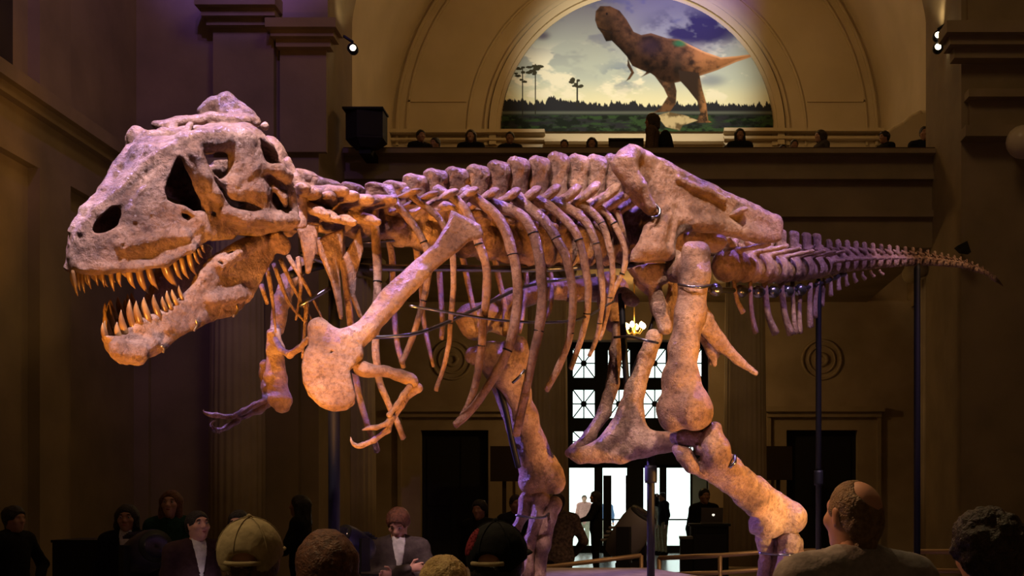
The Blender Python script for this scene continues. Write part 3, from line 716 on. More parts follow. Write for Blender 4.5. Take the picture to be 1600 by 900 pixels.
    ridge([(384,226,.050,-.030),(391,258,.055,-.032),(386,292,.055,-.032),(372,302,.030,-.010)], .06); ridge([(372,236,.018,.0),(374,262,.020,.0),(366,284,.022,.0),(360,298,.016,.0)], .03)                        # postorbital
    ridge([(398,262,.045,-.02),(406,300,.045,-.02),(412,336,.045,-.015)], .05)
    ridge([(414,262,.026,.015),(434,266,.028,.02),(452,276,.024,.0)]); ridge([(425,292,.014,.01),(440,306,.018,.015),(446,320,.012,.0)])
    ridge([(350,333,.034,.005),(380,342,.040,.02),(420,344,.040,.02),(456,344,.040,.01)])                        # jugal
    ridge([(130,362,.022,-.012),(152,330,.024,-.012),(190,299,.030,-.012),(232,260,.034,-.015),(270,234,.034,-.02)])   # nasal ridge
    ridge([(128,420,.018,-.006),(170,421,.018,.0),(215,418,.018,.004),(258,410,.018,.004),(300,388,.014,.0)])    # tooth margin
    ridge([(205,330,.02,-.008),(226,300,.024,-.012),(252,270,.024,-.012)]); ridge([(190,384,.03,-.018),(235,376,.03,-.018),(290,366,.03,-.018)])
    for x, y, r in ((214,352,.020),(236,340,.016),(163,390,.010),(191,383,.009),(248,392,.008),(222,405,.008),(200,398,.007),(268,384,.008)):   # pits
        q = on(x, y, .006); s.ball(q, r, .01, sub=True, local=True)
    # right side and roof pieces that show over the top
    s.pxchain([(205,240,6.55,9),(207,220,6.55,10),(214,212,6.5,12),(228,228,6.42,10)], .03)
    s.pxchain([(196,276,6.42,9),(204,245,6.52,8)], .03)
    s.pxchain([(250,195,6.85,8),(285,190,6.90,8),(330,186,6.92,10),(378,188,6.90,9)], .02, flat=(f.R[2], .45))
    s.pxchain([(258,206,6.85,9),(290,208,6.84,9),(330,204,6.88,9),(368,202,6.88,9)], .02)
    s.pxchain([(290,214,6.75,8),(297,196,6.8,5)], .02)
    s.pxchain([(318,174,6.98,9),(336,162,7.0,11),(354,158,7.02,12),(368,168,7.0,11),(386,180,6.98,10),(398,190,6.95,10)], .035)
    s.pxchain([(350,175,7.0,14),(380,196,6.95,16)], .03); s.ball(P(414,197,6.9), M(7,6.9), .02); s.ball(P(389,178,6.95), M(8,6.95), .015)
    for pts in ([(214,226,6.5,9),(226,250,6.56,9)],): s.pxchain(pts, .03)
    s.pxchain([(420,240,7.05,26),(430,300,7.05,34)], .05)                                                        # braincase
    s.pxchain([(448,250,6.9,6),(462,276,6.88,7),(472,300,6.88,8),(470,350,6.85,10)], .02)                        # quadrate
    return s.build('skull', BONE, SK, .0065, 15), f
skull, SF = build_skull()
def build_jaw():
    f = head_frame(P(440,385,6.72), P(172,540,6.03), .30, .09, math.radians(8))
    s = SDF(f, .0085)
    outline = [(162,524,.0),(166,538,.0),(174,551,.0),(190,561,.02),(207,569,.05),(219,569,.08),(232,563),(255,551),(287,527),(303,517),(322,508),(346,500),(365,495),(383,483),(395,471),(406,452),(416,433),(427,415),(438,390),(447,372),(438,366),(421,366),(395,368),(378,376),(359,389),(343,397),(330,409),(319,425),(306,447),(293,461),(274,477),(250,488),(223,498),(207,506,.08),(194,521,.05),(178,526,.02)]
    pol = f.poly(outline); pu = np.array(pol); u1 = pu[:,0].max()
    def fn(U, V, Wc):
        u2, v2 = np.broadcast_arrays(U, V); w = (f.w0-f.s*U); tip = np.clip((U-(u1-.18))/.18, 0, .995); w = w*np.sqrt(1-tip**2)
        d = smax(np.abs(Wc)-w, (w-.075)-np.abs(Wc), .03); d = np.where(w < .085, np.abs(Wc)-w, d)
        return smax(polysdf(pol, u2, v2), d, .035)
    lo = np.array([pu[:,0].min(), pu[:,1].min(), -.33]); hi = np.array([u1, pu[:,1].max(), .33]); s.custom(fn, lo, hi)
    on = lambda x, y, l=0.: f.px(x, y)+np.array([0,0,l])
    def ridge(pts, sub=False, k=.02):
        for (x0,y0,r0,l0),(x1,y1,r1,l1) in zip(pts[:-1], pts[1:]): s.cap(on(x0,y0,l0), on(x1,y1,l1), r0, r1, k, local=True, sub=sub)
    ridge([(190,545,.05,-.02),(215,552,.055,-.015),(240,536,.045,-.02)]); ridge([(345,415,.03,.0),(372,392,.034,.005),(410,376,.036,.0)])
    ridge([(330,470,.04,-.01),(372,462,.05,-.01)]); ridge([(430,372,.045,.01),(440,384,.05,.0)])
    ridge([(341,409,.010,.012),(352,424,.010,.012),(366,442,.010,.012),(388,450,.010,.012),(394,458,.014,.01)], True, .006)   # suture
    ridge([(338,402,.012,.014),(352,396,.012,.014),(366,394,.010,.012)], True, .006)
    for x, y, r in ((345,446,.012),(318,445,.008),(252,500,.012),(372,432,.010),(300,480,.006),(410,408,.010),(386,476,.02)): s.ball(on(x,y,.006), r, .008, sub=True, local=True)
    return s.build('lower_jaw', BONE, SK, .0070, 15), f
jaw, JF = build_jaw()
def tooth(f, base, tip, wpx, parent, mirror=False, lift=-.02, bend=.18, recess=0., ws=None):
    w = float(np.interp(base[0], *ws)) if ws and base[0] < ws[0][-1] else None
    b, t = f.px(*base, w), f.px(*tip, w)
    if w is None: b[2] += lift; t[2] += lift-recess
    if mirror: b[2] *= -1; t[2] *= -1
    b, t = f.world(b[None])[0], f.world(t[None])[0]; D = b[1]; d = t-b; L = np.linalg.norm(d); back = -f.R[0]; back = back-nrm(d)*np.dot(back, nrm(d))
    wpx *= 1.3; b = b-d*.15; pts = [b, b+d*.42-back*L*bend*.35, b+d*.80-back*L*bend*.28, b+d*1.15+back*L*bend*.25]; r = M(wpx, D)/2
    V, F = sweep(pts, [r, r*.98, r*.66, r*.08], 9, 3, ref=f.R[0], flat=.8); mesh_obj('tooth', V, F, TOOTH, parent)
UPT = [((116,428),(121,463),7),((123,428),(125,455),6),((129,428),(132,458),6),((137,428),(142,452),6),((150,428),(153,447),6),((160,428),(163,449),6),((174,428),(178,455),7),((190,427),(192,449),7),((206,427),(214,452),9),((222,424),(235,461),11),((237,421),(250,454),11),((263,417),(281,451),13),((277,412),(287,438),9),((288,408),(298,437),9),((300,401),(310,432),9),((307,395),(315,414),7),((313,390),(320,404),6),((319,385),(324,396),5)]
WS = ([108,116,137,160,183],[.0,.015,.065,.105,.13]); WJ = ([162,175,196,215],[.0,.02,.06,.085])
for i, (b, t, w) in enumerate(UPT): tooth(SF, b, t, w, skull, bend=.2 if i > 6 else .08, ws=WS)
for b, t, w in UPT[2:15:1]: tooth(SF, b, (t[0], t[1]-4), w, skull, True, ws=WS)
LOT = [((186,525),(182,503),9),((196,519),(188,484),10),((208,507),(201,468),11),((222,499),(216,470),10),((235,495),(228,464),11),((251,489),(243,460),10),((262,482),(257,463),8),((270,478),(264,454),8),((279,472),(272,452),8),((288,464),(283,446),6)]
for b, t, w in LOT: tooth(JF, b, t, w, jaw, ws=WJ)
for b, t, w in [((169,527),(164,506),7),((176,527),(172,502),7)]+LOT[1:9]: tooth(JF, b, (t[0], t[1]-2), w, jaw, True, ws=WJ)

# ---------------------------------------------------------------- bones made of pixel chains
def bone(name, chains, h=.010, amp=.004, k=.025, flat=None, subs=(), label=None, sc=16.):
    s = SDF(None, h)
    for c in chains: s.pxchain(c, k, flat)
    for x, y, D, r in subs: s.ball(P(x,y,D), M(r,D), .015, sub=True)
    o = s.build(name, BONE, SK, amp, sc); 
    if label: o['label'] = label
    return o
# scapula + coracoid (near)
def scap():
    f = plane_frame(P(735,350,7.12), P(520,575,6.72), P(620,430,6.92)+np.array([.0,0,.0])+TLAT*.0+UP*.3-TLAT*.06)
    s = SDF(f, .010)
    s.sheet([(704,330),(727,339),(750,352),(756,369),(749,374),(733,379),(696,410),(662,437),(621,473),(583,511),(570,526),(560,548),(540,540),(545,522),(559,507),(598,452),(637,417),(675,385),(698,349)], .022, .02, rnd=.03)
    s.sheet([(484,509),(499,501),(513,507),(531,517),(550,517),(566,530),(560,548),(551,560),(556,572),(546,582),(549,600),(557,620),(555,632),(542,641),(520,644),(499,636),(481,620),(472,600),(469,575),(474,553),(481,542),(480,524)], .026, .05, rnd=.035, k=.03)
    A = lambda x, y, w=0.: f.world((f.px(x,y)+np.array([0,0,w]))[None])[0]
    s.cap(A(575,515,.01), A(660,428,.02), .050, .032, .04); s.cap(A(548,532,.0), A(575,515,.01), .07, .05, .04); s.ball(A(554,556,.02), .045, .03)
    s.ball(A(496,512,.02), .045, .04); s.ball(A(516,556,.06), .010, .01, sub=True); s.cap(A(481,540,.09), A(505,545,.09), .012, .012, .02, sub=True)
    return s.build('shoulder_blade', BONE, SK, .003, 14)
scap()
# far coracoid, seen nearly edge on, with its scapula behind
bone('shoulder_blade', [[(427,520,7.35,7),(431,545,7.35,8),(431,590,7.33,10),(438,625,7.3,11),(441,638,7.3,8)],[(432,518,7.4,7),(440,470,7.5,9),(453,436,7.6,9),(500,380,7.85,9)]], flat=(TA,.6))
bone('wishbone', [[(430,530,7.2,4),(440,548,7.1,5),(453,554,7.0,5),(468,544,6.95,5),(483,528,6.86,4)]], .008)
# near arm
bone('humerus', [[(558,572,6.78,13),(572,577,6.78,9),(600,580,6.78,8),(622,586,6.80,8),(640,592,6.82,10)],[(566,582,6.78,6),(584,584,6.78,5)],[(632,590,6.82,7),(646,598,6.82,7)]], .007)
bone('ulna', [[(652,606,6.84,8),(641,612,6.83,7),(628,630,6.80,6),(614,650,6.78,6)]], .007); bone('radius', [[(640,604,6.80,5),(630,618,6.78,5),(619,634,6.76,4),(608,648,6.74,5)]], .007)
def digits(chains):
    for c in chains:
        for (a, b) in zip(c[:-1], c[1:]):
            x0,y0,D0,r0 = a; x1,y1,D1,r1 = b; mx = ((x0+x1)/2,(y0+y1)/2,(D0+D1)/2,min(r0,r1)*.72)
            o = SDF(None, .006).pxchain([a, mx, b], .012).build('finger_bone', BONE, SK, .0015, 20)
def claw(pts):
    V, F = sweep([P(x,y,D) for x,y,D,r in pts], [M(r,D) for x,y,D,r in pts], 9, 4); mesh_obj('claw', V, F, BONE, SK)
digits([[(612,652,6.76,6),(604,662,6.74,5),(588,668,6.72,4.5)],[(612,652,6.78,7),(606,672,6.76,6),(584,688,6.74,5),(566,696,6.73,4.5)]])
claw([(588,668,6.72,4.5),(576,669,6.72,3.5),(566,672,6.72,1)]); claw([(568,695,6.73,5),(558,697,6.73,4),(550,691,6.73,2.5),(548,683,6.73,.8)])
# far arm
bone('humerus', [[(414,571,7.4,9),(412,585,7.4,7),(416,605,7.38,7),(417,630,7.35,8)]], .007)
bone('ulna', [[(419,628,7.34,8),(405,640,7.3,6),(385,648,7.25,5),(371,654,7.2,6)]], .007); bone('radius', [[(412,626,7.3,5),(398,633,7.26,4),(380,643,7.2,4),(368,649,7.16,5)]], .007)
digits([[(372,651,7.18,6),(354,651,7.14,4.5),(338,649,7.1,4.5)],[(370,658,7.18,6),(354,668,7.15,5),(342,673,7.12,4.5)]])
claw([(340,649,7.1,5),(328,648,7.08,4),(319,644,7.08,2),(318,640,7.08,.8)]); claw([(344,673,7.12,5),(334,671,7.1,4),(330,663,7.1,2.5),(337,656,7.1,.8)])

# ---------------------------------------------------------------- ribs
def rib(pts, r0, r1, near=True, wob=None, wide=None, name='rib', head=True):
    """pixel polyline from the spine; bulges sideways, away from the mid plane"""
    n = len(pts); C = []; L = np.cumsum([0]+[math.dist(pts[i], pts[i+1]) for i in range(n-1)]); L /= L[-1]
    wmax = wide if wide is not None else .60
    for (x, y), t in zip(pts, L):
        w = wmax*math.sin(math.pi*min(1, .12+t*.95)**.75*.80)
        D = Dm(x)-(w if near else -w)*.80
        C.append(P(x, y, D))
    R = [M(r0*(1.25 if t < .06 else 1)*(1-t)+r1*t, c[1]) for t, c in zip(L, C)]
    V, F = sweep(C, R, 10, 4, ref=TLAT, flat=.72)
    Vn = fbm(np.asarray(V), 12., 2); c0 = np.asarray(V).mean(0); V = V+np.stack([Vn, np.roll(Vn, 7), np.roll(Vn, 13)], 1)*.0035
    o = mesh_obj(name, V, F, BONE, SK)
    if near and head:      # clip bands of the armature
        for q in (len(C)//3, 2*len(C)//3):
            d = nrm(C[q+1]-C[q-1]); Vb, Fb = sweep([C[q]-d*.003, C[q]+d*.003], [R[q]*1.07]*2, 10, 1, ref=TLAT, flat=.76); mesh_obj('clip_band', Vb, Fb, STEEL, o)
    return o
NEAR = [
 ([(583,318),(585,345),(588,380),(590,440),(587,500),(587,545),(590,580),(598,608),(611,638),(631,685)], 8, 5),
 ([(606,292),(624,323),(646,352),(662,378),(670,405),(669,432),(662,470),(650,513),(637,547),(627,567)], 7, 4.5),
 ([(633,297),(656,317),(682,336),(700,365),(708,404),(708,450),(704,505),(700,545),(691,580),(681,610)], 6.5, 3.5),
 ([(680,295),(704,309),(724,323),(738,350),(748,382),(759,412),(761,440),(757,487),(752,540),(743,600),(731,635),(722,653)], 8, 6),
 ([(724,297),(746,313),(772,333),(790,362),(801,398),(808,432),(809,465),(804,505),(793,547),(773,587),(747,627),(730,647),(711,664)], 10, 6.5),
 ([(762,320),(791,326),(817,340),(833,365),(843,404),(847,449),(847,480),(842,517),(831,567),(820,620),(806,681)], 10, 7),
 ([(806,308),(827,325),(849,343),(869,372),(885,404),(894,449),(895,485),(891,520),(884,546),(870,580),(853,610)], 10, 5),
 ([(832,311),(859,323),(888,349),(904,375),(914,414),(919,452),(917,490),(909,525),(900,553),(892,576)], 9, 4.5),
 ([(864,315),(891,327),(917,349),(931,381),(938,423),(941,468),(937,505),(932,530),(921,556)], 9, 3.5),
 ([(896,311),(920,327),(940,349),(952,385),(957,423),(953,465),(946,500),(937,532)], 8, 3),
 ([(920,316),(943,330),(959,349),(973,375),(978,398),(972,428),(958,458),(945,505)], 7, 3),
 ([(950,322),(964,330),(973,359),(980,385),(982,400)], 7, 4)]
for i, (p, a, b) in enumerate(NEAR): rib(p, a, b, wide=[.30,.45,.52,.56,.60,.62,.62,.60,.55,.48,.40,.30][i])
for p, a, b in [
 ([(530,330),(535,400),(545,480),(552,560),(563,627),(581,681),(590,706)], 6, 5),
 ([(600,335),(612,400),(615,475),(619,530),(630,575)], 6, 4),
 ([(640,338),(652,400),(660,470),(663,510),(678,572)], 6, 3),
 ([(672,340),(684,400),(688,440),(691,505),(689,530)], 6, 4),
 ([(700,345),(722,400),(730,435),(738,475),(748,520)], 6, 4),
 ([(745,348),(770,400),(780,440),(788,475),(788,525)], 6, 4),
 ([(790,350),(815,400),(823,440),(818,485),(812,520)], 6, 3),
 ([(830,350),(852,400),(862,440),(860,480),(850,500)], 6, 3),
 ([(870,350),(888,395),(894,430),(888,470)], 5, 3)]:
    rib(p, a, b, False, wide=.5)
# second heads of the ribs (short struts from centrum to rib neck)
for x, y, x1, y1 in ((690,322,724,330),(735,335,768,338),(775,345,800,345),(812,350,838,352),(845,352,868,355),(876,352,898,356),(905,352,926,362),(930,352,946,366)):
    V, F = sweep([P(x,y,Dm(x)-.12), P((x+x1)/2,(y+y1)/2-3,Dm(x)-.2), P(x1,y1,Dm(x1)-.34)], [M(8,7.8),M(5.5,7.8),M(6,7.6)], 9, 3); mesh_obj('rib_head', V, F, BONE, SK)
# broad neck ribs
for pts in ([(463,358),(480,351),(497,352),(492,384),(484,428),(478,428),(470,390)], [(492,376),(510,366),(535,357),(533,390),(528,430),(536,500),(531,500),(515,440),(498,400)],
            [(528,412),(545,385),(562,356),(566,390),(556,425),(552,460),(566,497),(561,497),(545,462),(534,430)]):
    x, y = pts[0]; D = Dm(x)-.18
    s = SDF(plane_frame(P(x,y,D), P(x+40,y,D+.12), P(x,y+60,D+.02)), .008); s.sheet(pts, .014, .015, rnd=.012); s.build('neck_rib', BONE, SK, .002)
for pts in ([(418,420),(426,470),(431,520)],[(428,412),(450,470),(478,505)],[(438,405),(462,455),(492,508)],[(450,400),(480,450),(505,500)],[(408,445),(418,475)],[(466,402),(470,450),(462,500)],[(480,470),(476,520),(472,560)]):
    V, F = sweep([P(x,y,Dm(max(480,x))-.05) for x, y in pts], [M(r,7) for r in (4,3,1.6)[:len(pts)]], 7, 3); mesh_obj('neck_rib', V, F, BONE, SK)

# ---------------------------------------------------------------- vertebrae (prototypes in a local frame: x forward, y left, z up; centrum at 0)
def proto(kind):
    s = SDF(None, .010 if kind != 'tail' else .011); c = lambda *a, **k: s.cap(*[np.array(q, float) if isinstance(q, tuple) else q for q in a], **k)
    if kind == 'back':
        c((-.075,0,0),(-.06,0,0),.105,.09); c((-.06,0,0),(.06,0,0),.075,.075,k=.04); c((.06,0,0),(.075,0,0),.09,.105,k=.03)
        c((-.03,0,.10),(.03,0,.14),.07,.065,k=.05)
        for z0, z1, r in ((.16,.44,.040),):
            for x in (-.035,-.012,.012,.035): c((x,0,z0),(x*1.15-.01,0,z1),r*.86,r*.9,k=.03)
            c((-.045,0,.43),(.025,0,.44),.045,.045,k=.03)
        for sg in (-1,1): c((.03,sg*.05,.15),(-.10,sg*.27,.265),.062,.058,k=.03,flat=((.75,0,1),2.3)); c((.0,sg*.05,.12),(.10,sg*.06,.17),.03,.025,k=.03); c((.0,sg*.05,.14),(-.11,sg*.05,.18),.03,.025,k=.03)
    elif kind == 'neck':
        c((-.06,0,0),(-.045,0,0),.10,.085); c((-.045,0,0),(.05,0,0),.075,.075,k=.04); c((.05,0,0),(.07,0,0),.085,.10,k=.03); c((0,0,.08),(0,0,.12),.075,.06,k=.05)
        for x in (-.03,.0,.03): c((x,0,.10),(x*1.3,0,.27),.04,.042,k=.03)
        for sg in (-1,1): c((0,sg*.05,.10),(.10,sg*.15,.10),.05,.04,k=.04); c((0,sg*.05,.12),(-.12,sg*.16,.15),.055,.045,k=.04); c((0,sg*.06,.02),(-.02,sg*.20,-.07),.045,.03,k=.03)
    elif kind == 'tail':
        c((-.068,0,0),(-.060,0,0),.122,.118); c((-.055,0,.01),(.055,0,.01),.070,.070,k=.03); c((.060,0,0),(.068,0,0),.118,.122,k=.02); c((0,0,.09),(0,0,.13),.06,.05,k=.05)
        for x in (-.045,-.01,.025): c((x,0,.12),(x*1.2-.05,0,.31),.032,.036,k=.03)
        for sg in (-1,1): c((0,sg*.06,.10),(-.09,sg*.30,.12),.04,.028,k=.03,flat=((0,0,1),1.8)); c((0,sg*.04,.14),(.10,sg*.05,.18),.025,.02,k=.02); c((0,sg*.04,.16),(-.10,sg*.04,.20),.025,.02,k=.02)
    else:   # small tail
        c((-.08,0,0),(-.065,0,0),.085,.07); c((-.065,0,0),(.065,0,0),.05,.05,k=.03); c((.065,0,0),(.08,0,0),.07,.085,k=.03); c((-.05,0,.08),(-.07,0,.17),.04,.032,k=.04)
        for sg in (-1,1): c((0,sg*.03,.09),(.15,sg*.04,.13),.025,.018,k=.03); c((0,sg*.05,.02),(-.03,sg*.14,.02),.03,.02,k=.03,flat=((0,0,1),1.6))
    V, Q = s.mesh(.008 if kind in ('back','neck') else .0045, 15.); me = mesh_obj('vertebra', V, Q, BONE, None, True, origin=(0,0,0)); d = me.data; bpy.data.objects.remove(me); return d
PR = {k: proto(k) for k in ('back','neck','tail','small')}
def vert(kind, pos, fwd, up, sc, name='vertebra'):
    o = bpy.data.objects.new(name, PR[kind]); COL.objects.link(o); o.parent = SK
    x = nrm(fwd); y = nrm(np.cross(up, x)); z = np.cross(x, y)
    o.matrix_parent_inverse = Matrix()
    Mx = Matrix(((x[0]*sc[0], y[0]*sc[1], z[0]*sc[2], 0), (x[1]*sc[0], y[1]*sc[1], z[1]*sc[2], 0), (x[2]*sc[0], y[2]*sc[1], z[2]*sc[2], 0), (0,0,0,1)))
    Mx.translation = Vector(tuple(pos-rootloc(SK))); o.matrix_local = Mx; return o
# (spine-top px, centrum px)
BACK = [((575,284),(590,352)),((604,281),(617,362)),((636,270),(648,368)),((669,262),(680,372)),((706,260),(712,376)),((743,257),(745,380)),((777,251),(777,383)),((807,245),(808,385)),((843,245),(840,386)),((871,238),(870,386)),((904,242),(901,385)),((931,242),(930,384)),((957,241),(957,383)),((984,245),(984,380)),((1012,262),(1012,378)),((1042,278),(1042,377)),((1072,290),(1072,376)),((1102,304),(1100,377))]
for i, (t, c) in enumerate(BACK):
    D = Dm(c[0]); cp, tp = P(*c, D), P(t[0], t[1], Dm(t[0])); u = tp-cp; u[1] *= .3
    vert('back', cp, TA, u, (1.0, 1.0, np.linalg.norm(tp-cp)/.485))
NECK = [((472,272),(468,330)),((486,284),(484,338)),((509,296),(508,344)),((541,287),(545,348))]
for t, c in NECK:
    D = Dm(max(470,c[0])); cp, tp = P(*c, D), P(t[0], t[1], D); vert('neck', cp, nrm((-.75,-.66,.12)), tp-cp, (1.0, 1.45, max(.75, np.linalg.norm(tp-cp)/.315)))
# tail: centrum centres in pixels
TP = np.array([(1130,414),(1168,417),(1220,421),(1268,418),(1320,411),(1380,408),(1440,407),(1500,413),(1540,426),(1566,444)], float)
def tailpt(px):
    y = np.interp(px, TP[:,0], TP[:,1]); return P(px, y, Dm(px))
px = 1142.; i = 0; tv = []
while px < 1556:
    D = Dm(px); sz = np.interp(px, [1130,1200,1290,1380,1480,1556], [1.0,.92,.72,.50,.30,.16]); tv.append((px, sz))
    a, b = tailpt(px-4), tailpt(px+4)
    if px < 1285: vert('tail', tailpt(px), a-b, UP, (sz*.80, sz*.95, sz))
    else: vert('small', tailpt(px), a-b, UP, (sz*1.15, sz*1.3, sz*1.45))
    px += np.interp(px, [1130,1200,1260,1300,1400,1480,1556], [28,24,17,14,12.5,10,7])
V, F = sweep([P(1552,434,12.3), P(1560,440,12.45), P(1567,447,12.6)], [.03,.018,.004], 8, 3); mesh_obj('tail_tip', V, F, BONE, SK)
# chevrons under the tail
CH = [((1146,436),(1152,470),(1161,488),5),((1172,436),(1174,485),(1181,520),5),((1194,438),(1200,490),(1212,521),7),((1220,438),(1226,490),(1236,522),7),((1238,438),(1240,490),(1243,521),5),((1251,444),(1249,490),(1250,520),5),((1266,442),(1265,480),(1266,511),6),((1277,440),(1274,470),(1273,496),5),((1288,436),(1286,458),(1284,478),4.5),((1299,432),(1298,448),(1298,462),4.5),((1311,430),(1310,442),(1311,453),4.5),((1322,429),(1322,438),(1324,446),4),((1334,427),(1335,434),(1338,440),4),((1347,425),(1348,431),(1352,436),3.5),((1360,423),(1362,428),(1366,432),3),((1374,422),(1376,426),(1380,429),3)]
for a, b, c, r in CH:
    D = Dm(a[0]); V, F = sweep([P(*a,D), P(*b,Dm(b[0])), P(*c,Dm(c[0]))], [M(r*.8,D), M(r*.8,D), M(r*1.05,D)], 9, 4, ref=TLAT, flat=.8); mesh_obj('chevron', V, F, BONE, SK)

# ---------------------------------------------------------------- pelvis
def ilium(dw, pts, name):
    f = plane_frame(P(975,300,8.12)+dw, P(1200,360,8.75)+dw, P(1040,260,8.32)+dw); s = SDF(f, .009)
    s.sheet(pts, .038, .02, rnd=.03)
    A = lambda x, y, w=0.: f.world((f.px(x,y)+np.array([0,0,w]))[None])[0]
    c = lambda a, b, r0, r1, k=.03, **kw: s.cap(A(*a), A(*b), r0, r1, k, **kw)
    # front lobe, curling outwards
    c((968,258,.06),(980,246,.07),.055,.06,.05); c((972,262,.06),(986,296,.09),.065,.05,.05); c((986,296,.09),(1008,332,.09),.048,.030,.04); c((990,246,.05),(1014,256,.03),.045,.035,.04)
    # upper rim and lower bars
    c((1026,262,.03),(1080,290,.04),.038,.034,.04); c((1080,290,.04),(1112,302,.05),.034,.034,.03); c((1122,312,.03),(1206,350,.03),.038,.042,.05); c((1206,350,.03),(1208,370,.03),.040,.036,.05)
    c((1040,344,.05),(1100,352,.05),.034,.034,.04); c((1100,352,.05),(1195,370,.03),.034,.036,.04)
    c((1036,322,.05),(1028,352,.06),.035,.042,.04); c((1028,352,.06),(1016,390,.06),.045,.06,.04); c((1044,356,.06),(1040,398,.05),.028,.034,.03); c((1000,394,.05),(1036,398,.05),.045,.045,.04)
    # overlapping slab over the blade, with its shadow gap
    c((1050,284,.065),(1092,304,.075),.024,.026,.012); c((1092,300,.07),(1120,318,.085),.036,.026,.012)
    for a, b, r0, r1, k in (((1017,262,.11),(1024,314,.10),.052,.036,.03),((1044,306,.11),(1092,330,.115),.048,.042,.03),((1094,330,.085),(1122,336,.09),.020,.016,.012),((1126,326,.10),(1152,334,.10),.026,.020,.02),((1148,336,.11),(1186,352,.11),.034,.034,.03),
                            ((1010,340,.10),(1034,336,.10),.030,.016,.01),((1002,362,.11),(1010,384,.11),.022,.018,.02),((1036,264,.10),(1076,290,.105),.012,.012,.008),((1064,340,.105),(1088,344,.105),.018,.016,.015)): c(a, b, r0, r1, k, sub=True)
    for a, b in (((1040,300,.075),(1048,322,.075)),((1162,330,.072),(1186,344,.075)),((1150,362,.070),(1176,350,.07)),((1064,276,.085),(1090,288,.085))): c(a, b, .006, .004, .004, sub=True)
    return s.build(name, BONE, SK, .0055, 16)
IL = [(953,253),(964,240),(978,231),(991,231),(1004,239),(1016,247),(1027,249),(1044,258),(1064,271),(1084,283),(1109,291),(1120,301),(1142,308),(1164,316),(1187,327),(1207,340),(1216,351),(1217,376),(1198,382),(1164,376),(1142,369),(1109,364),(1098,364),(1076,362),(1058,369),(1046,382),(1042,408),(1013,410),(984,409),(987,393),(998,376),(1006,352),(1022,340),(1013,336),(1005,330),(993,320),(978,304),(969,284),(958,267)]
ilium(np.zeros(3), IL, 'ilium')
f2 = np.array([-.30,.42,.0])
ilium(f2, [(x-10, y+14) for x, y in IL], 'ilium')
bone('sacrum', [[(985,330,8.55,24),(1060,345,8.7,26),(1112,368,8.85,14)]])
# pubis with boot, near and far shafts
f = plane_frame(P(985,418,8.22), P(1050,428,8.36), P(1010,447,8.28)); s = SDF(f, .010)
s.sheet([(981,419),(1000,414),(1039,412),(1053,428),(1044,440),(1036,445),(1012,450),(1000,444),(988,430)], .06, .03, rnd=.04)
for c in ([(1020,440,8.3,12),(1028,480,8.3,12),(1040,512,8.3,11)],[(1052,440,8.35,7),(1050,470,8.36,9),(1046,505,8.38,7)],[(1000,438,8.35,10),(1022,460,8.36,8)]): s.pxchain(c, .03)
s.build('pubis', BONE, SK, .005, 14)
bone('pubis', [[(1022,528,8.32,15),(1010,560,8.34,13),(992,610,8.36,16),(985,645,8.38,20),(966,680,8.38,20),(930,706,8.36,13),(906,713,8.34,12)],[(985,650,8.38,22),(1000,690,8.38,20),(1050,690,8.42,14)],[(930,710,8.36,13),(970,708,8.37,16),(1010,697,8.4,15),(1052,690,8.42,14)],[(895,709,8.33,9),(912,712,8.33,10)]], k=.04, flat=(TLAT,1.3))
bone('pubis', [[(950,440,8.72,16),(956,470,8.7,22),(958,505,8.65,14)],[(974,462,8.6,14),(990,470,8.5,10)]], subs=[(992,480,8.45,7)])
bone('pubis', [[(966,512,8.6,9),(963,550,8.6,10),(957,600,8.58,10),(944,645,8.55,10),(922,680,8.5,9),(900,702,8.42,9),(890,708,8.38,8)]], k=.03)
# ischium
bone('ischium', [[(1098,502,8.75,18),(1125,535,8.85,13),(1152,562,8.95,8),(1181,583,9.05,5)],[(1097,515,8.95,14),(1112,550,9.0,9),(1116,568,9.02,5)]], k=.03, flat=(TLAT,1.4))
bone('ischium', [[(1060,430,8.75,12),(1085,470,8.8,14),(1100,500,8.85,14),(1120,545,9.1,9),(1112,565,9.15,6)]], k=.03)
# ---------------------------------------------------------------- near leg
bone('femur', [[(1087,402,8.14,21),(1085,430,8.12,23),(1079,490,8.08,23),(1068,545,8.05,22),(1064,590,8.02,26)],[(1054,404,8.30,14),(1056,425,8.28,15),(1085,415,8.16,20)],[(1064,590,8.02,26),(1082,635,7.98,27),(1086,645,7.98,28)],[(1062,590,8.02,24),(1048,640,8.02,20),(1050,655,8.02,20)],[(1078,389,8.14,10),(1098,391,8.14,11)]], k=.05, subs=[(1063,668,7.88,7),(1062,650,7.80,7)], sc=9)
bone('tibia', [[(1112,680,8.02,15),(1118,700,8.02,21),(1120,716,8.05,20),(1140,732,8.15,19),(1180,766,8.4,20),(1210,792,8.6,22),(1238,808,8.68,21)],[(1110,690,8.0,14),(1117,668,8.0,10)],[(1200,800,8.58,24),(1196,818,8.6,22),(1235,815,8.68,20)],[(1236,800,8.62,17),(1242,806,8.6,17)],[(1100,730,8.1,16),(1140,755,8.25,15),(1180,790,8.45,18)]], k=.05, sc=11, amp=.007)
bone('fibula', [[(1058,702,8.05,9),(1070,712,8.05,13),(1080,727,8.06,11),(1098,738,8.1,8),(1140,764,8.3,6),(1175,798,8.55,8)]], k=.03)
bone('knee_packing', [[(1056,684,8.08,10),(1075,684,8.06,14),(1098,684,8.04,13)],[(1088,706,8.05,7),(1096,700,8.0,9)]], k=.02, amp=.010, sc=26)
bone('ankle_bone', [[(1180,826,8.62,10),(1205,822,8.62,12),(1235,826,8.62,11)]], k=.03)
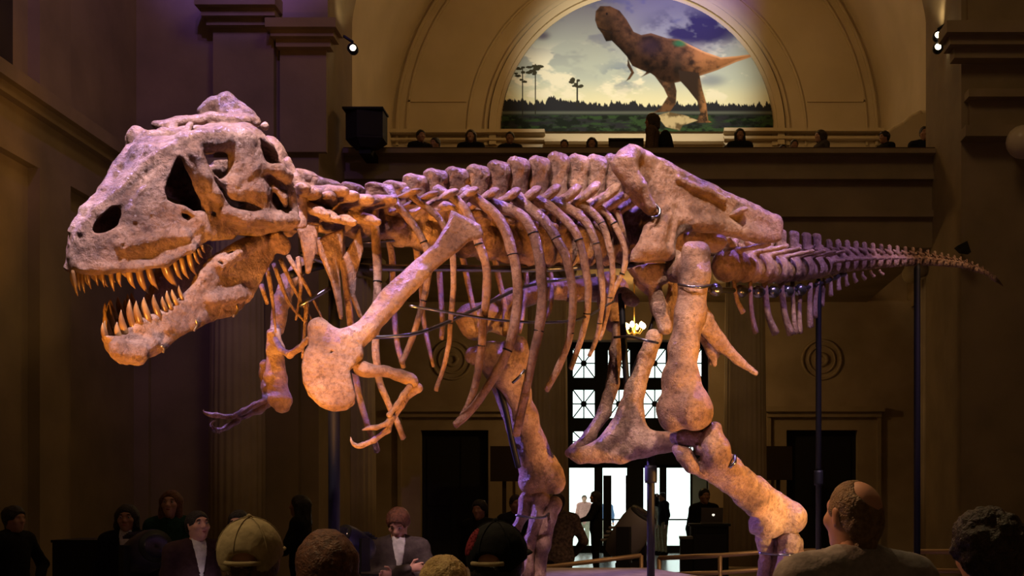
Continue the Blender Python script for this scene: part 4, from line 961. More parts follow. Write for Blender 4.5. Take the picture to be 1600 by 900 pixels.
for c in ([(1194,842,8.68,15),(1196,856,8.7,11),(1195,880,8.72,9),(1189,925,8.74,10),(1188,938,8.74,11)],[(1214,846,8.74,10),(1208,890,8.76,9),(1205,930,8.76,11)],[(1233,845,8.64,18),(1230,862,8.64,14),(1224,890,8.64,12),(1220,925,8.62,13),(1219,938,8.62,14)]): bone('metatarsal', [c], k=.03)
bone('metatarsal', [[(1248,846,8.66,7),(1249,862,8.66,6),(1245,874,8.66,6)]], .008)
# ---------------------------------------------------------------- far leg
bone('femur', [[(960,452,8.95,22),(900,452,8.75,17),(850,452,8.6,16),(800,470,8.42,17),(760,492,8.28,19)],[(760,492,8.28,19),(738,500,8.22,21),(742,512,8.22,20)],[(770,500,8.32,18),(790,512,8.36,15)],[(730,488,8.2,10),(722,494,8.2,9)]], k=.05)
bone('tibia', [[(740,556,8.1,14),(765,558,8.12,22),(800,560,8.15,24),(806,548,8.15,18),(812,536,8.15,11)],[(785,580,8.14,24),(808,610,8.2,19),(818,650,8.3,20),(832,700,8.42,23),(845,735,8.5,27)],[(845,735,8.5,28),(830,752,8.5,18),(862,750,8.5,19),(868,756,8.5,14)],[(766,580,8.2,10),(790,630,8.28,8),(808,690,8.38,8),(822,730,8.45,10)]], k=.05, sc=10)
bone('fibula', [[(760,570,8.3,10),(776,610,8.32,6),(798,670,8.42,6),(818,735,8.5,8)]])
bone('ankle_bone', [[(822,776,8.5,9),(846,780,8.5,11),(866,790,8.5,10)]], k=.03)
for c in ([(822,782,8.52,12),(820,800,8.52,9),(806,828,8.5,7),(798,880,8.45,8),(795,932,8.4,10)],[(842,784,8.5,14),(840,810,8.48,11),(828,845,8.46,10),(824,890,8.42,10),(821,936,8.4,12)],[(866,788,8.5,13),(856,810,8.5,13),(848,850,8.48,12),(840,900,8.46,11),(838,936,8.45,12)]): bone('metatarsal', [c], k=.03)
# toes on the platform
def toes(x, y, D, dirs):
    base = np.array([XP(x,D), D, PLAT+.13])
    for dx, dy, L in dirs:
        d = nrm((dx,dy,0)); q = base+d*.05; hts = [.13,.085,.07,.06,.05]
        n = 4
        for j in range(n):
            a = q; b = q+d*L/n; a = np.array([a[0],a[1],PLAT+hts[j]]); b = np.array([b[0],b[1],PLAT+hts[j+1]])
            if j < n-1: SDF(None,.011).chain([(a,.062-.006*j),((a+b)/2,.04-.004*j),(b,.055-.006*j)],.03).build('toe_bone', BONE, SK, .003)
            else: V, F = sweep([a, (a+b)/2+UP*.02, b-UP*.045], [.05,.036,.006], 10, 4); mesh_obj('claw', V, F, BONE, SK)
            q = q+d*L/n
toes(1206,945,8.69,((-.8,-.6,.66),(-.98,-.1,.6),(-.45,-.95,.58))); toes(824,950,8.42,((-.8,-.6,.66),(-.98,-.05,.6),(-.4,-.95,.58)))
# ---------------------------------------------------------------- armature: rods, collars, wires
def rod(name, pts, r, m=ROD, sub=4, parent=SK):
    V, F = sweep([P(x,y,D) for x,y,D in pts], [r]*len(pts), 8, sub); return mesh_obj(name, V, F, m, parent)
rod('spine_rod', [(470,395,7.05),(545,416,7.25),(700,419,7.65),(850,420,8.1),(985,415,8.5),(1060,440,8.68)], .022)
rod('spine_rod', [(560,380,7.3),(650,372,7.5),(760,362,7.85),(880,352,8.2)], .009)
rod('rib_rod', [(560,528,7.0),(640,523,7.1),(700,503,7.3),(770,470,7.5),(830,445,7.8),(930,430,8.1)], .011); rod('rib_rod', [(640,478,7.1),(700,488,7.2),(800,502,7.5),(900,500,7.8),(960,470,8.1)], .008)
rod('rib_rod', [(468,478,7.0),(490,465,7.0),(515,450,7.05)], .012)
tr_ = rod('tail_rod', [(1105,452,8.75),(1150,454,8.98),(1200,455,9.3),(1260,450,9.7),(1320,428,10.15)], .020)
for x, y in ((1118,453),(1158,455),(1185,456),(1208,456),(1230,455),(1250,453)):
    c = P(x,y,Dm(x)-.02); V, F = sweep([c-TA*.045, c-TA*.02, c+TA*.02, c+TA*.045], [.03,.046,.046,.03], 12, 1); mesh_obj('collar', V, F, ROD, tr_)
rod('strap', [(1060,444,8.05),(1075,447,7.98),(1095,449,7.99),(1110,446,8.08)], .009); rod('strap', [(1018,340,8.1),(1028,338,8.12),(1031,328,8.14),(1022,318,8.15)], .010)
rod('strap', [(960,527,8.45),(985,526,8.3),(1010,532,8.22),(1028,536,8.28)], .009); rod('strap', [(1186,864,8.6),(1206,866,8.55),(1232,867,8.52),(1240,866,8.58)], .009); rod('strap', [(806,805,8.4),(830,809,8.36),(850,808,8.38),(858,802,8.45)], .009)
rod('strap', [(1140,730,8.0),(1148,722,8.0),(1148,712,8.05)], .012); rod('strap', [(801,598,8.0),(812,588,7.98),(820,578,8.0)], .01)
rod('support_arm', [(970,460,8.55),(974,520,8.5),(978,585,8.5),(980,604,8.5)], .022, STEEL); rod('support_arm', [(1030,470,8.45),(1012,530,8.4),(992,575,8.4),(985,608,8.4)], .018, STEEL)
rod('support_arm', [(775,590,8.16),(790,640,8.2),(800,690,8.28),(810,730,8.35)], .020, STEEL)
rod('mount_bar', [(452,430,7.1),(480,420,7.15),(525,412,7.2),(575,420,7.3)], .024, STEEL)
for pts in ([(303,517),(308,508),(306,500)],[(255,551),(256,545),(252,541)],[(364,495),(371,486),(370,476)]): rod('jaw_clip', [(x,y,JF.world(JF.px(x,y)[None])[0][1]-.01) for x,y in pts], .006, mat('clip_brass', (.5,.36,.2), .3, metal=.9))
# ================================================================ PLATFORM, POLES, RAILS, STAGE GEAR
pp = [(-1.38,6.4),(1.75,6.4),(2.1,8.4),(.20,14.2),(-2.3,14.2),(-1.45,10.2)]
pf = empty('platform', (0,9.5,0), 'low display platform with pale sandy top under the skeleton', 'platform')
MB().prism(pp, 0, PLAT-.06, 2).build('skirt', mat('platform_black', (.02,.018,.016), .6), pf)
pq = [((x-.2)*1.015+.2, (y-9.5)*1.01+9.5) for x, y in pp]
MB().prism(pq, PLAT-.06, PLAT, 2).build('top', mat('pale_sand', (.62,.52,.46), .9, (.48,.38,.32), 9, .5, bscale=40), pf)
def pole(px, ytop, D, r, label, z0=0.):
    a = P(px, ytop, D); p = empty('support_pole', (a[0], D, z0), label, 'pole', 'black steel support poles')
    MB().lathe([(r,z0+.02),(r,a[2]-.05),(r*.7,a[2])], (a[0],D,0), 16).build('post', STEEL, p, True)
    MB().lathe([(r*3.2,z0),(r*3.2,z0+.02),(r*1.6,z0+.05)], (a[0],D,0), 20).build('base_plate', STEEL, p, True)
    MB().lathe([(r*1.5,z0+.9),(r*1.6,z0+.92),(r*1.6,z0+1.0),(r*1.5,z0+1.02)], (a[0],D,0), 16).build('clamp', STEEL, p, True)
    return p
pole(522, 412, 7.28, .034, 'thick black steel post rising to the neck behind the big shoulder blade')
pole(1017, 706, 8.42, .027, 'short black steel post under the long hip bone that points forward', PLAT)
pole(1279, 436, 9.84, .023, 'thin black steel pole holding the thick part of the tail', PLAT)
pole(1433, 412, 11.1, .030, 'tall black steel pole holding the thin end of the tail')
# barrier rails behind the platform
RAILM = mat('bronze_rail', (.42,.27,.14), .4, metal=.4)
def barrier(pts, label):
    pts = [np.array(p) for p in pts]; b = empty('barrier_rail', (pts[0]+pts[-1])/2*np.array([1,1,0]), label, 'railing', 'barrier rails around the platform')
    for dz in (0, -.20): MB().tube([p+np.array([0,0,dz]) for p in pts], .028, 8).build('rail', RAILM, b, True)
    for p in pts: MB().tube([np.array([p[0],p[1],0]), p], .026, 8).build('post', RAILM, b, True)
    return b
barrier([P(700,890,14.9), P(862,885,14.9), P(1002,868,14.9)], 'bronze barrier rail along the back edge of the platform')
barrier([P(1030,872,14.6), P(1125,868,14.2), P(1204,862,14.4), P(1300,860,14.6)], 'bronze barrier rail between the cabinet and the skeleton heel')
barrier([P(1430,862,13.0), P(1520,862,12.6), P(1620,862,12.4)], 'bronze barrier rail behind the tall tail pole')

# moving-head stage lights standing on the floor
def stage_light(px, py, D, rot, body, label, tilt=.5, sc=1.0):
    c = P(px, py, D); g = empty('stage_light', (c[0], c[1], 0), label, 'stage light', 'stage lights on the floor')
    R = Matrix.Rotation(rot, 3, 'Z')
    def place(mb, name, m, sm=True, T=None):
        V = [Vector(v)*sc for v in mb.V]
        if T: V = [T@v for v in V]
        V = [R@v+Vector(tuple(c)) for v in V]; return mesh_obj(name, V, mb.F, m, g, sm)
    T = Matrix.Rotation(tilt, 3, 'X')
    prof = [(.05,.30),(.13,.28),(.165,.20),(.175,.05),(.17,-.10),(.15,-.20),(.135,-.22)]
    place(MB().lathe(prof, (0,0,0), 24, axis=1), 'head', body, True, T)
    place(MB().lathe([(.02,-.235),(.09,-.24),(.125,-.225),(.125,-.215)], (0,0,0), 24, axis=1), 'lens', mat('lens_glass', (.02,.02,.05), .08, spec=.8), True, T)
    place(MB().lathe([(.138,-.235),(.145,-.20),(.138,-.20)], (0,0,0), 24, axis=1), 'lens_ring', BLACKP, True, T)
    for k in range(4): place(MB().box(-.12,.12,.06+k*.05,.075+k*.05,.165,.19), 'cooling_fin', body, False, T)
    for s in (-1, 1): place(MB().box(s*.19-.025, s*.19+.025, -.07, .07, -.30, .06), 'yoke_arm', BLACKP, False)
    place(MB().box(-.215,.215,-.08,.08,-.36,-.29), 'yoke', BLACKP, False)
    place(MB().box(-.24,.24,-.20,.20,-.56,-.40).box(-.06,.06,-.06,.06,-.41,-.35), 'base', BLACKP, False)
    zb = c[2]-.56*sc
    if zb > .05: mesh_obj('stand_case', *(lambda m: (m.V, m.F))(MB().box(c[0]-.28*sc,c[0]+.28*sc,c[1]-.24*sc,c[1]+.24*sc,0,zb+.004)), BLACKP, g, False)
    return g
GREYB = mat('grey_casing', (.16,.14,.12), .5)
stage_light(987, 832, 15.8, 1.15, GREYB, 'big grey moving stage light in front of the bright entrance doors', -.95, 1.3)
stage_light(230, 862, 9.7, .7, mat('violet_casing', (.035,.028,.05), .4), 'dark stage light with round lens beside the man in the dark suit', -.25, .92)
stage_light(553, 848, 8.6, -.6, mat('blue_casing', (.03,.03,.07), .4), 'dark bluish stage light beside the thick black post', -.5, .55)

# black cabinet with equipment, laptop
c0 = P(1108, 818, 19.5)
cb = empty('equipment_cabinet', (c0[0], c0[1], 0), 'black equipment cabinet standing right of the entrance doors', 'cabinet')
hw = M(29, 19.5)
MB().box(c0[0]-hw, c0[0]+hw, 19.3, 19.8, .05, c0[2]-.04).build('body', BLACKP, cb); MB().box(c0[0]-hw-.03, c0[0]+hw+.03, 19.27, 19.83, c0[2]-.04, c0[2]).build('top', BLACKP, cb)
for z in (.12, .46, .8): MB().box(c0[0]-hw+.04, c0[0]+hw-.04, 19.28, 19.31, z, z+.3).build('door_panel', mat('cabinet_panel', (.02,.02,.02), .35), cb)
lb = empty('low_case', (P(1082,860,19.0)[0], 19.0, 0), 'small black flight case next to the equipment cabinet', 'case')
lx = P(1086,860,19.0)[0]-.1
MB().box(lx-.13, lx+.05, 18.85, 19.2, 0, ZY(842,19)).build('body', BLACKP, lb); MB().box(lx-.14, lx+.06, 18.84, 19.21, ZY(842,19), ZY(838,19)).build('lid', GREYB, lb)
lp = empty('laptop', (P(1112,818,19.5)[0], 19.5, c0[2]), 'open laptop with a small glowing mark on the black cabinet', 'laptop')
lx = P(1112,818,19.5)[0]
MB().box(lx-.17, lx+.17, 19.42, 19.66, c0[2], c0[2]+.025).build('keyboard_base', GREYB, lp)
sc_ = MB().add([(lx-.17,19.44,c0[2]+.02),(lx+.17,19.44,c0[2]+.02),(lx+.17,19.36,c0[2]+.25),(lx-.17,19.36,c0[2]+.25),(lx-.17,19.455,c0[2]+.02),(lx+.17,19.455,c0[2]+.02),(lx+.17,19.375,c0[2]+.25),(lx-.17,19.375,c0[2]+.25)], [(0,1,2,3),(7,6,5,4),(0,4,5,1),(1,5,6,2),(2,6,7,3),(3,7,4,0)]).build('screen', GREYB, lp)
MB().lathe([(.004,-.004),(.022,0),(.004,.004)], (lx+.02,19.395,c0[2]+.14), 10, axis=1).build('glowing_mark', emit('soft_white', (1,.9,.75), 1.2), lp, True)

# loudspeaker on the balcony parapet (hexagonal plan)
c = P(571, 206, 21.3); zb = ZY(232, 21.3); zt = ZY(176, 21.3)
ls = empty('loudspeaker', (c[0], c[1], zb), 'black loudspeaker with sloping sides perched at the end of the balcony', 'loudspeaker')
poly = [(c[0]-.33,c[1]-.05),(c[0]-.10,c[1]-.22),(c[0]+.33,c[1]-.16),(c[0]+.33,c[1]+.25),(c[0]-.33,c[1]+.25)]
V = [(x,y,zb+.14) for x,y in poly]+[(x,y,zt) for x,y in poly]+[(c[0]+(x-c[0])*.55,c[1]+(y-c[1])*.55,zb) for x,y in poly]
n = 5; F = [tuple(range(n,2*n))]+[(i,(i+1)%n,(i+1)%n+n,i+n) for i in range(n)]+[(i+2*n,(i+1)%n+2*n,(i+1)%n,i) for i in range(n)]+[tuple(range(3*n-1,2*n-1,-1))]
mesh_obj('cabinet', V, F, mat('speaker_black', (.014,.010,.014), .7), ls, False)
MB().box(c[0]-.35, c[0]+.35, c[1]-.24, c[1]+.27, zt, zt+.03).build('lid', mat('speaker_black', (.014,.010,.014), .7), ls)
MB().add([(c[0]-.08,c[1]-.225,zb+.18),(c[0]+.30,c[1]-.175,zb+.18),(c[0]+.30,c[1]-.175,zt-.05),(c[0]-.08,c[1]-.225,zt-.05)], [(0,1,2,3)]).build('grille', mat('speaker_cloth', (.022,.018,.02), .9), ls)
MB().box(c[0]-.1,c[0]+.1,c[1]-.05,22.0,zb-.1,zb+.02).build('bracket', STEEL, ls)
bb = P(978, 222, 22.6); tag(MB().box(bb[0]-.30, bb[0]+.30, 23.1, 23.5, 6.8, ZY(207,22.6)).box(bb[0]-.33, bb[0]+.33, 23.07, 23.53, ZY(207,22.6), ZY(204,22.6)).build('lectern_box', mat('dark_box', (.03,.022,.02), .7)), 'dark box standing behind the balcony rail beside the woman with a backpack', 'box')

c = P(145, 872, 11.6)
fc = empty('flight_case', (c[0], 11.6, 0), 'large black equipment case on the floor by the left wall', 'case')
MB().box(c[0]-.24, c[0]+.24, 11.3, 11.9, .03, ZY(846,11.6)).build('body', BLACKP, fc); MB().box(c[0]-.25, c[0]+.25, 11.29, 11.91, ZY(846,11.6), ZY(842,11.6)).build('lid', BLACKP, fc)
c = P(1503, 388, 19.7)
fl = empty('flood_lamp', (c[0], 19.7, c[2]-.1), 'tiny black flood lamp on the right pier above the tail tip', 'lamp')
MB().add([(c[0]-.10,19.6,c[2]+.02),(c[0]+.06,19.6,c[2]+.10),(c[0]+.12,19.6,c[2]-.08),(c[0]-.02,19.6,c[2]-.06),(c[0]-.10,19.8,c[2]+.02),(c[0]+.06,19.8,c[2]+.10),(c[0]+.12,19.8,c[2]-.08),(c[0]-.02,19.8,c[2]-.06)], [(0,3,2,1),(4,5,6,7),(0,1,5,4),(1,2,6,5),(2,3,7,6),(3,0,4,7)]).build('housing', BLACKP, fl)
MB().tube([(c[0]+.05,19.7,c[2]),(c[0]+.05,20.02,c[2])], .02).build('bracket', BLACKP, fl)
# ================================================================ PEOPLE
SKIN = [mat('skin_light', (.50,.27,.19), .5, spec=.35), mat('skin_tan', (.36,.18,.11), .5, spec=.35)]
def hairmat(name, c, c2): return mat('hair_'+name, c, .45, c2, 60, .6, spec=.4, bscale=140)
HAIR = {'black': hairmat('black', (.008,.006,.005), (.02,.015,.012)), 'brown': hairmat('brown', (.05,.022,.012), (.13,.06,.03)), 'auburn': hairmat('auburn', (.08,.025,.012), (.20,.075,.035)),
        'blond': hairmat('blond', (.38,.22,.07), (.60,.40,.16)), 'sandy': hairmat('sandy', (.12,.065,.028), (.24,.145,.065)), 'dark': hairmat('dark', (.02,.012,.008), (.05,.028,.018))}
def cloth(name, c, c2=None): return mat('cloth_'+name, c, .9, c2 or tuple(x*.7 for x in c), 30, .25, spec=.15)
NAVY = cloth('navy', (.014,.013,.022)); BLK = cloth('black', (.010,.009,.009)); GREYT = cloth('grey_tee', (.30,.28,.28)); CHAR = cloth('charcoal', (.075,.058,.052)); WHITE = cloth('white', (.62,.60,.56))
KHAKI = cloth('khaki', (.40,.36,.27)); PLAID = cloth('plaid', (.10,.065,.045), (.03,.02,.018)); DKRED = cloth('dark_red', (.20,.02,.03)); GREEN = cloth('green', (.02,.06,.045)); TAN = cloth('tan', (.44,.33,.18)); PINKC = cloth('pink', (.60,.30,.26)); BROWNJ = cloth('brown_jacket', (.045,.022,.024))
def person(px, D, top, label, face=180., H=None, z0=0., shirt=BLK, legs=BLK, skin=0, hair='black', style='short', arms=None, headyaw=0., pitch=0., fine=False, group=None, eyes=False, lean=0., shirt_name='top', cat='person', sleeves='long', collar=None, wide=1.0, extra=None):
    """top: pixel row of the crown; face: degrees, 0 = looks away from the camera, 180 = towards it, 90 = to the left, 270 = to the right"""
    zt = ZY(top, D); H = H or zt-z0; k = H/1.75; x0 = XP(px, D)
    group = group or ('people along the balcony' if z0 > 1 else 'viewers in front of the platform' if D < 5 else 'people outside the doors' if D > 40 else 'people around the platform')
    p = empty('person', (x0, D, z0), label, cat, group)
    az = math.radians(face); ca, sa = math.cos(az), math.sin(az)
    Rz = np.array([[ca,-sa,0],[sa,ca,0],[0,0,1]])
    def toW(V): return (np.asarray(V)*k)@Rz.T+np.array([x0,D,z0])
    sk = SKIN[skin]; hz = .026 if not fine else .018
    A = {'le': (-.25,-.02,1.12), 're': (.25,-.02,1.12), 'lw': (-.26,.06,.88), 'rw': (.26,.06,.88)}
    A.update(arms or {}); A = {q: np.array(v, float) for q, v in A.items()}
    ls, rs = np.array([-.185*wide,lean,1.425]), np.array([.185*wide,lean,1.425]); w = wide
    hc = np.array([0,.02+lean*1.1,1.635])
    def limb(s, a, b, r0, r1, kk=.03): s.cap(a, b, r0, r1, kk)
    def torso(s, g=0.):
        s.ell((0,lean*.9,1.28),(.165*w+g,.105*w+g,.19+g),k=.06); s.ell((0,lean*.4,1.06),(.145*w+g,.10*w+g,.18+g),k=.08); s.ell((0,0,.93),(.165*w+g,.11*w+g,.14+g),k=.08)
        s.cap((-.15*w,lean,1.43),(.15*w,lean,1.43),.062+g,.062+g,.08); s.cap((0,lean,1.40),(0,lean+.0,1.47),.075+g,.06+g,.05)
        for sg in (-1, 1): s.cap((sg*.03,lean-.01,1.50),(sg*.16*w,lean,1.44),.040+g,.052+g,.04)
    def armsf(s, g=0., toel=False):
        for sh, e, wr in ((ls,'le','lw'),(rs,'re','rw')):
            limb(s, sh, A[e], .056+g, .044+g, .05)
            if not toel: limb(s, A[e], A[wr], .042+g, .030+g, .03)
    def legsf(s, g=0., low=.10):
        for sg in (-1, 1): limb(s, (sg*.09,0,.92), (sg*.10,.01,.50), .085+g, .058+g, .05); limb(s, (sg*.10,.01,.50), (sg*.10,-.01,low), .055+g, .040+g, .03)
    # ---- body: one mesh (trunk and limbs, finer head and hands joined in)
    VV = []; QQ = []
    def join(s):
        V, Q = s.mesh(0); n = sum(len(v) for v in VV); VV.append(V); QQ.append(Q+n)
    b = SDF(None, hz); torso(b, -.012); armsf(b, -.006); legsf(b, -.008)
    for sg in (-1, 1): b.cap((sg*.10,-.02,.055),(sg*.11,.13,.04),.045,.035,.03)
    b.cap((0,lean,1.44), hc+np.array([0,-.015,-.06]), .056, .054, .03); join(b)
    # head frame
    yw, pt = math.radians(headyaw), math.radians(pitch)
    Rh = np.array([[math.cos(yw),-math.sin(yw),0],[math.sin(yw),math.cos(yw),0],[0,0,1]])@np.array([[1,0,0],[0,math.cos(pt),-math.sin(pt)],[0,math.sin(pt),math.cos(pt)]])
    fh = Frame(hc, Rh[:,0], Rh[:,1], Rh[:,2])
    hh = SDF(fh, .0065 if (fine or eyes) else .010); L = dict(local=True)
    hh.ell((0,-.008,.022),(.077,.098,.094),**L); hh.ell((0,.018,-.045),(.060,.074,.076),k=.04,**L); hh.cap((0,.066,-.092),(0,.070,-.095),.026,.024,.03,**L)
    hh.cap((-.03,.076,.030),(.03,.076,.030),.016,.016,.02,**L); hh.cap((0,.088,.012),(0,.108,-.022),.009,.014,.012,**L)
    for sg in (-1, 1):
        hh.ball((sg*.034,.098,.010),.014,.012,sub=True,**L); hh.cap((sg*.014,.098,-.028),(sg*.006,.100,-.028),.008,.008,.008,**L)
        hh.cap((sg*.077,-.004,.016),(sg*.074,.0,-.020),.020,.014,.006,flat=((1,0,0),2.0),**L); hh.ball((sg*.045,.064,-.020),.022,.02,**L)
    hh.cap((-.022,.086,-.054),(.022,.086,-.054),.009,.009,.008,**L); hh.cap((-.018,.084,-.068),(.018,.084,-.068),.010,.010,.008,**L)
    hh.cap((0,-.02,-.06),(0,-.03,-.13),.052,.054,.03,**L); join(hh)
    # hands: palm, four fingers, thumb
    for e, wr, sg in (('le','lw',1),('re','rw',-1)):
        d = nrm(A[wr]-A[e]); nv = np.array([0,1.,0]) if abs(d[1]) < .8 else np.array([0,0,1.]); sd = nrm(np.cross(d, nv)); nv = np.cross(sd, d)
        h = SDF(None, .0075 if (fine or eyes) else .012); wv = A[wr]; h.cap(wv, wv+d*.045, .026, .030, .02, flat=(nv,1.5)); h.cap(wv+d*.045, wv+d*.085, .034, .036, .02, flat=(nv,2.2))
        for j in range(4):
            o = (j-1.5)*.019; ln = (.062,.074,.070,.056)[j]; a = wv+d*.085+sd*o; m_ = a+d*ln*.55+nv*.008; t_ = m_+d*ln*.38+nv*.022
            h.cap(a, m_, .0095, .009, .004); h.cap(m_, t_, .009, .0075, .004)
        th = wv+d*.035+sd*.03*sg; h.cap(th, th+sd*.03*sg+d*.03+nv*.01, .013, .011, .008); h.cap(th+sd*.03*sg+d*.03+nv*.01, th+sd*.036*sg+d*.062+nv*.016, .0105, .008, .004); join(h)
    mesh_obj('body', toW(np.vstack(VV)), np.vstack(QQ), sk, p)
    if eyes:
        for sg in (-1, 1):
            c = fh.world(np.array([[sg*.034,.084,.010]]))[0]; V, Q = SDF(None,.004).ball(c,.0115).mesh(0); eo = mesh_obj('eye', toW(V), Q, mat('eye_white', (.42,.36,.32), .3), p)
            V, Q = SDF(None,.003).ball(fh.world(np.array([[sg*.034,.0925,.010]]))[0],.0055).mesh(0); mesh_obj('iris', toW(V), Q, mat('iris_dark', (.02,.012,.008), .15), eo)
            V, F = sweep(fh.world(np.array([[sg*.018,.092,.032],[sg*.034,.094,.037],[sg*.052,.084,.031]])), [.004,.005,.003], 6, 3); mesh_obj('eyebrow', toW(V), F, HAIR['black' if hair not in HAIR else hair], p)
        V, F = sweep(fh.world(np.array([[-.024,.088,-.060],[0,.0975,-.060],[.024,.088,-.060]])), [.003,.0075,.003], 6, 3); mesh_obj('lips', toW(V), F, mat('lips', (.34,.10,.08), .4), p)
    # ---- clothes
    s = SDF(None, hz); torso(s, .016); armsf(s, .014, sleeves == 'short'); s.cap((0,lean,1.475), (0,lean+.03,1.62), .052, .058, .012, sub=True)
    V, Q = s.mesh(.006, 11.); mesh_obj(shirt_name, toW(V), Q, shirt, p)
    if collar:
        s = SDF(None, .012); torso(s, .019); s.custom(lambda U, V_, W_: -(np.abs(U)-.050*np.clip((V_-1.14)/.30, 0, 1.1))+0*W_, s.lo, s.hi, 0, True); s.custom(lambda U, V_, W_: W_+0*U+0*V_, s.lo, s.hi, 0, True)
        s.cap((0,lean,1.475), (0,lean+.03,1.62), .050, .056, .004, sub=True); V, Q = s.mesh(0); mesh_obj('shirt', toW(V), Q, collar, p)
        for sg in (-1, 1): V, F = sweep([(sg*.062,.0+lean,1.50),(sg*.055,.075+lean,1.46),(sg*.012,.128+lean*.8,1.26)], [.018,.028,.012], 8, 3, ref=(0,1,0), flat=.4); mesh_obj('lapel', toW(V), F, shirt, p)
    s = SDF(None, hz); legsf(s, .012); s.ell((0,0,.93),(.172*w,.118*w,.13),k=.06); V, Q = s.mesh(.005, 9.); mesh_obj('trousers', toW(V), Q, legs, p)
    for sg in (-1, 1):
        s = SDF(None, .014); s.cap((sg*.10,-.05,.05),(sg*.105,.05,.055),.048,.05,.02); s.cap((sg*.105,.05,.05),(sg*.112,.16,.035),.048,.036,.03); s.cap((sg*.10,-.02,.06),(sg*.10,-.01,.12),.046,.045,.02); V, Q = s.mesh(0); V[:,2] = np.maximum(V[:,2], .0); mesh_obj('shoe', toW(V), Q, BLK, p)
    # ---- hair / headgear
    hm = HAIR.get(hair); g = SDF(fh, .0065 if fine else .011); amp = .006
    if style in ('short','fluffy','curly'):
        e = {'short':.010,'fluffy':.020,'curly':.026}[style]
        g.ell((0,-.012,.030),(.080+e,.100+e,.092+e),**L); g.cap((0,-.05,-.03),(0,-.06,-.07),.062,.045,.03,**L)
        g.ell((0,.110,-.030),(.078,.078,.098),k=.015,sub=True,**L); g.cap((-.09,.035,-.06),(.09,.035,-.06),.05,.05,.02,sub=True,**L); amp = .004 if style == 'short' else .012 if style == 'curly' else .006
    elif style in ('bob','long'):
        low = -.10 if style == 'bob' else -.22
        g.ell((0,-.014,.030),(.096,.112,.104),**L); g.cap((0,-.06,.0),(0,-.075,low),.085,.070 if style == 'bob' else .075,.05,**L)
        for sg in (-1, 1): g.cap((sg*.070,.0,.02),(sg*.082,-.005,low+.02),.034,.036,.04,**L)
        g.ell((0,.110,-.035),(.060,.080,.095),k=.02,sub=True,**L); amp = .004
    elif style == 'bald':
        g.ell((0,-.009,.024),(.082,.103,.098),**L); g.cap((0,-.05,-.03),(0,-.06,-.08),.060,.044,.03,**L)
        g.ell((.01,-.075,.100),(.050,.055,.055),k=.03,sub=True,**L); g.ell((0,.110,-.030),(.082,.085,.10),k=.02,sub=True,**L); g.cap((-.09,.035,-.06),(.09,.035,-.06),.05,.05,.02,sub=True,**L); amp = .003
    elif style == 'cap':
        g.ell((0,-.012,.0),(.082,.102,.08),**L); g.cap((0,-.05,-.04),(0,-.06,-.07),.060,.045,.03,**L); g.ell((0,.105,-.045),(.078,.085,.11),k=.02,sub=True,**L); g.ell((0,0,.10),(.2,.2,.085),k=.01,sub=True,**L); amp = .003
    V, Q = g.mesh(amp, 26.); mesh_obj('hair', toW(V), Q, hm, p)
    if extra: extra(p, fh, toW)
    return p
def capfn(m, accent=None, strap=True):
    def fn(p, fh, toW):
        L = dict(local=True)
        g = SDF(fh, .0065); g.ell((0,-.010,.030),(.094,.113,.106),**L); g.cap((-.3,0,-.09),(.3,0,-.09),.105,.105,.006,sub=True,**L); g.ell((0,-.125,.02),(.045,.05,.03),k=.004,sub=True,**L) if strap else None
        V, Q = g.mesh(.0012, 20.); c = mesh_obj('cap', toW(V), Q, m, p)
        for t in range(6):
            a = t*math.pi/3+.26; pts = [(.0955*math.sin(th)*math.cos(a), -.010+.1145*math.sin(th)*math.sin(a), .030+.1075*math.cos(th)) for th in np.linspace(.06,1.45,8)]
            V, F = sweep(fh.world(np.array(pts)), [.0016]*8, 5, 1); mesh_obj('seam', toW(V), F, m, c)
        V, Q = SDF(fh,.005).ball((0,-.010,.137),.010,**L).mesh(0); mesh_obj('cap_button', toW(V), Q, m, c)
        g = SDF(fh, .007); g.ell((0,.115,.018),(.082,.085,.014),**L); g.ell((0,0,.0),(.09,.10,.1),k=.004,sub=True,**L); V, Q = g.mesh(0); mesh_obj('cap_brim', toW(V), Q, m, c)
        if strap:
            V, F = sweep(fh.world(np.array([(x,-.008-math.sqrt(max(0,.116**2-x*x*1.35)),.018) for x in np.linspace(-.05,.05,7)])), [.007]*7, 6, 1, ref=fh.R[2], flat=1.); mesh_obj('cap_strap', toW(V), F, TAN, c)
        if accent:
            g = SDF(fh,.006); g.ell((-.062,-.055,.075),(.040,.05,.050),**L); g.ell((0,-.010,.030),(.090,.109,.102),k=.001,sub=True,**L); g.custom(lambda U, V_, W_: -(np.sqrt((U/.0965)**2+((V_+.010)/.1155)**2+((W_-.030)/.1085)**2)-1)*.09, g.lo, g.hi, 0, True); V, Q = g.mesh(0)
            if len(V): mesh_obj('cap_patch', toW(V), Q, accent, c)
    return fn
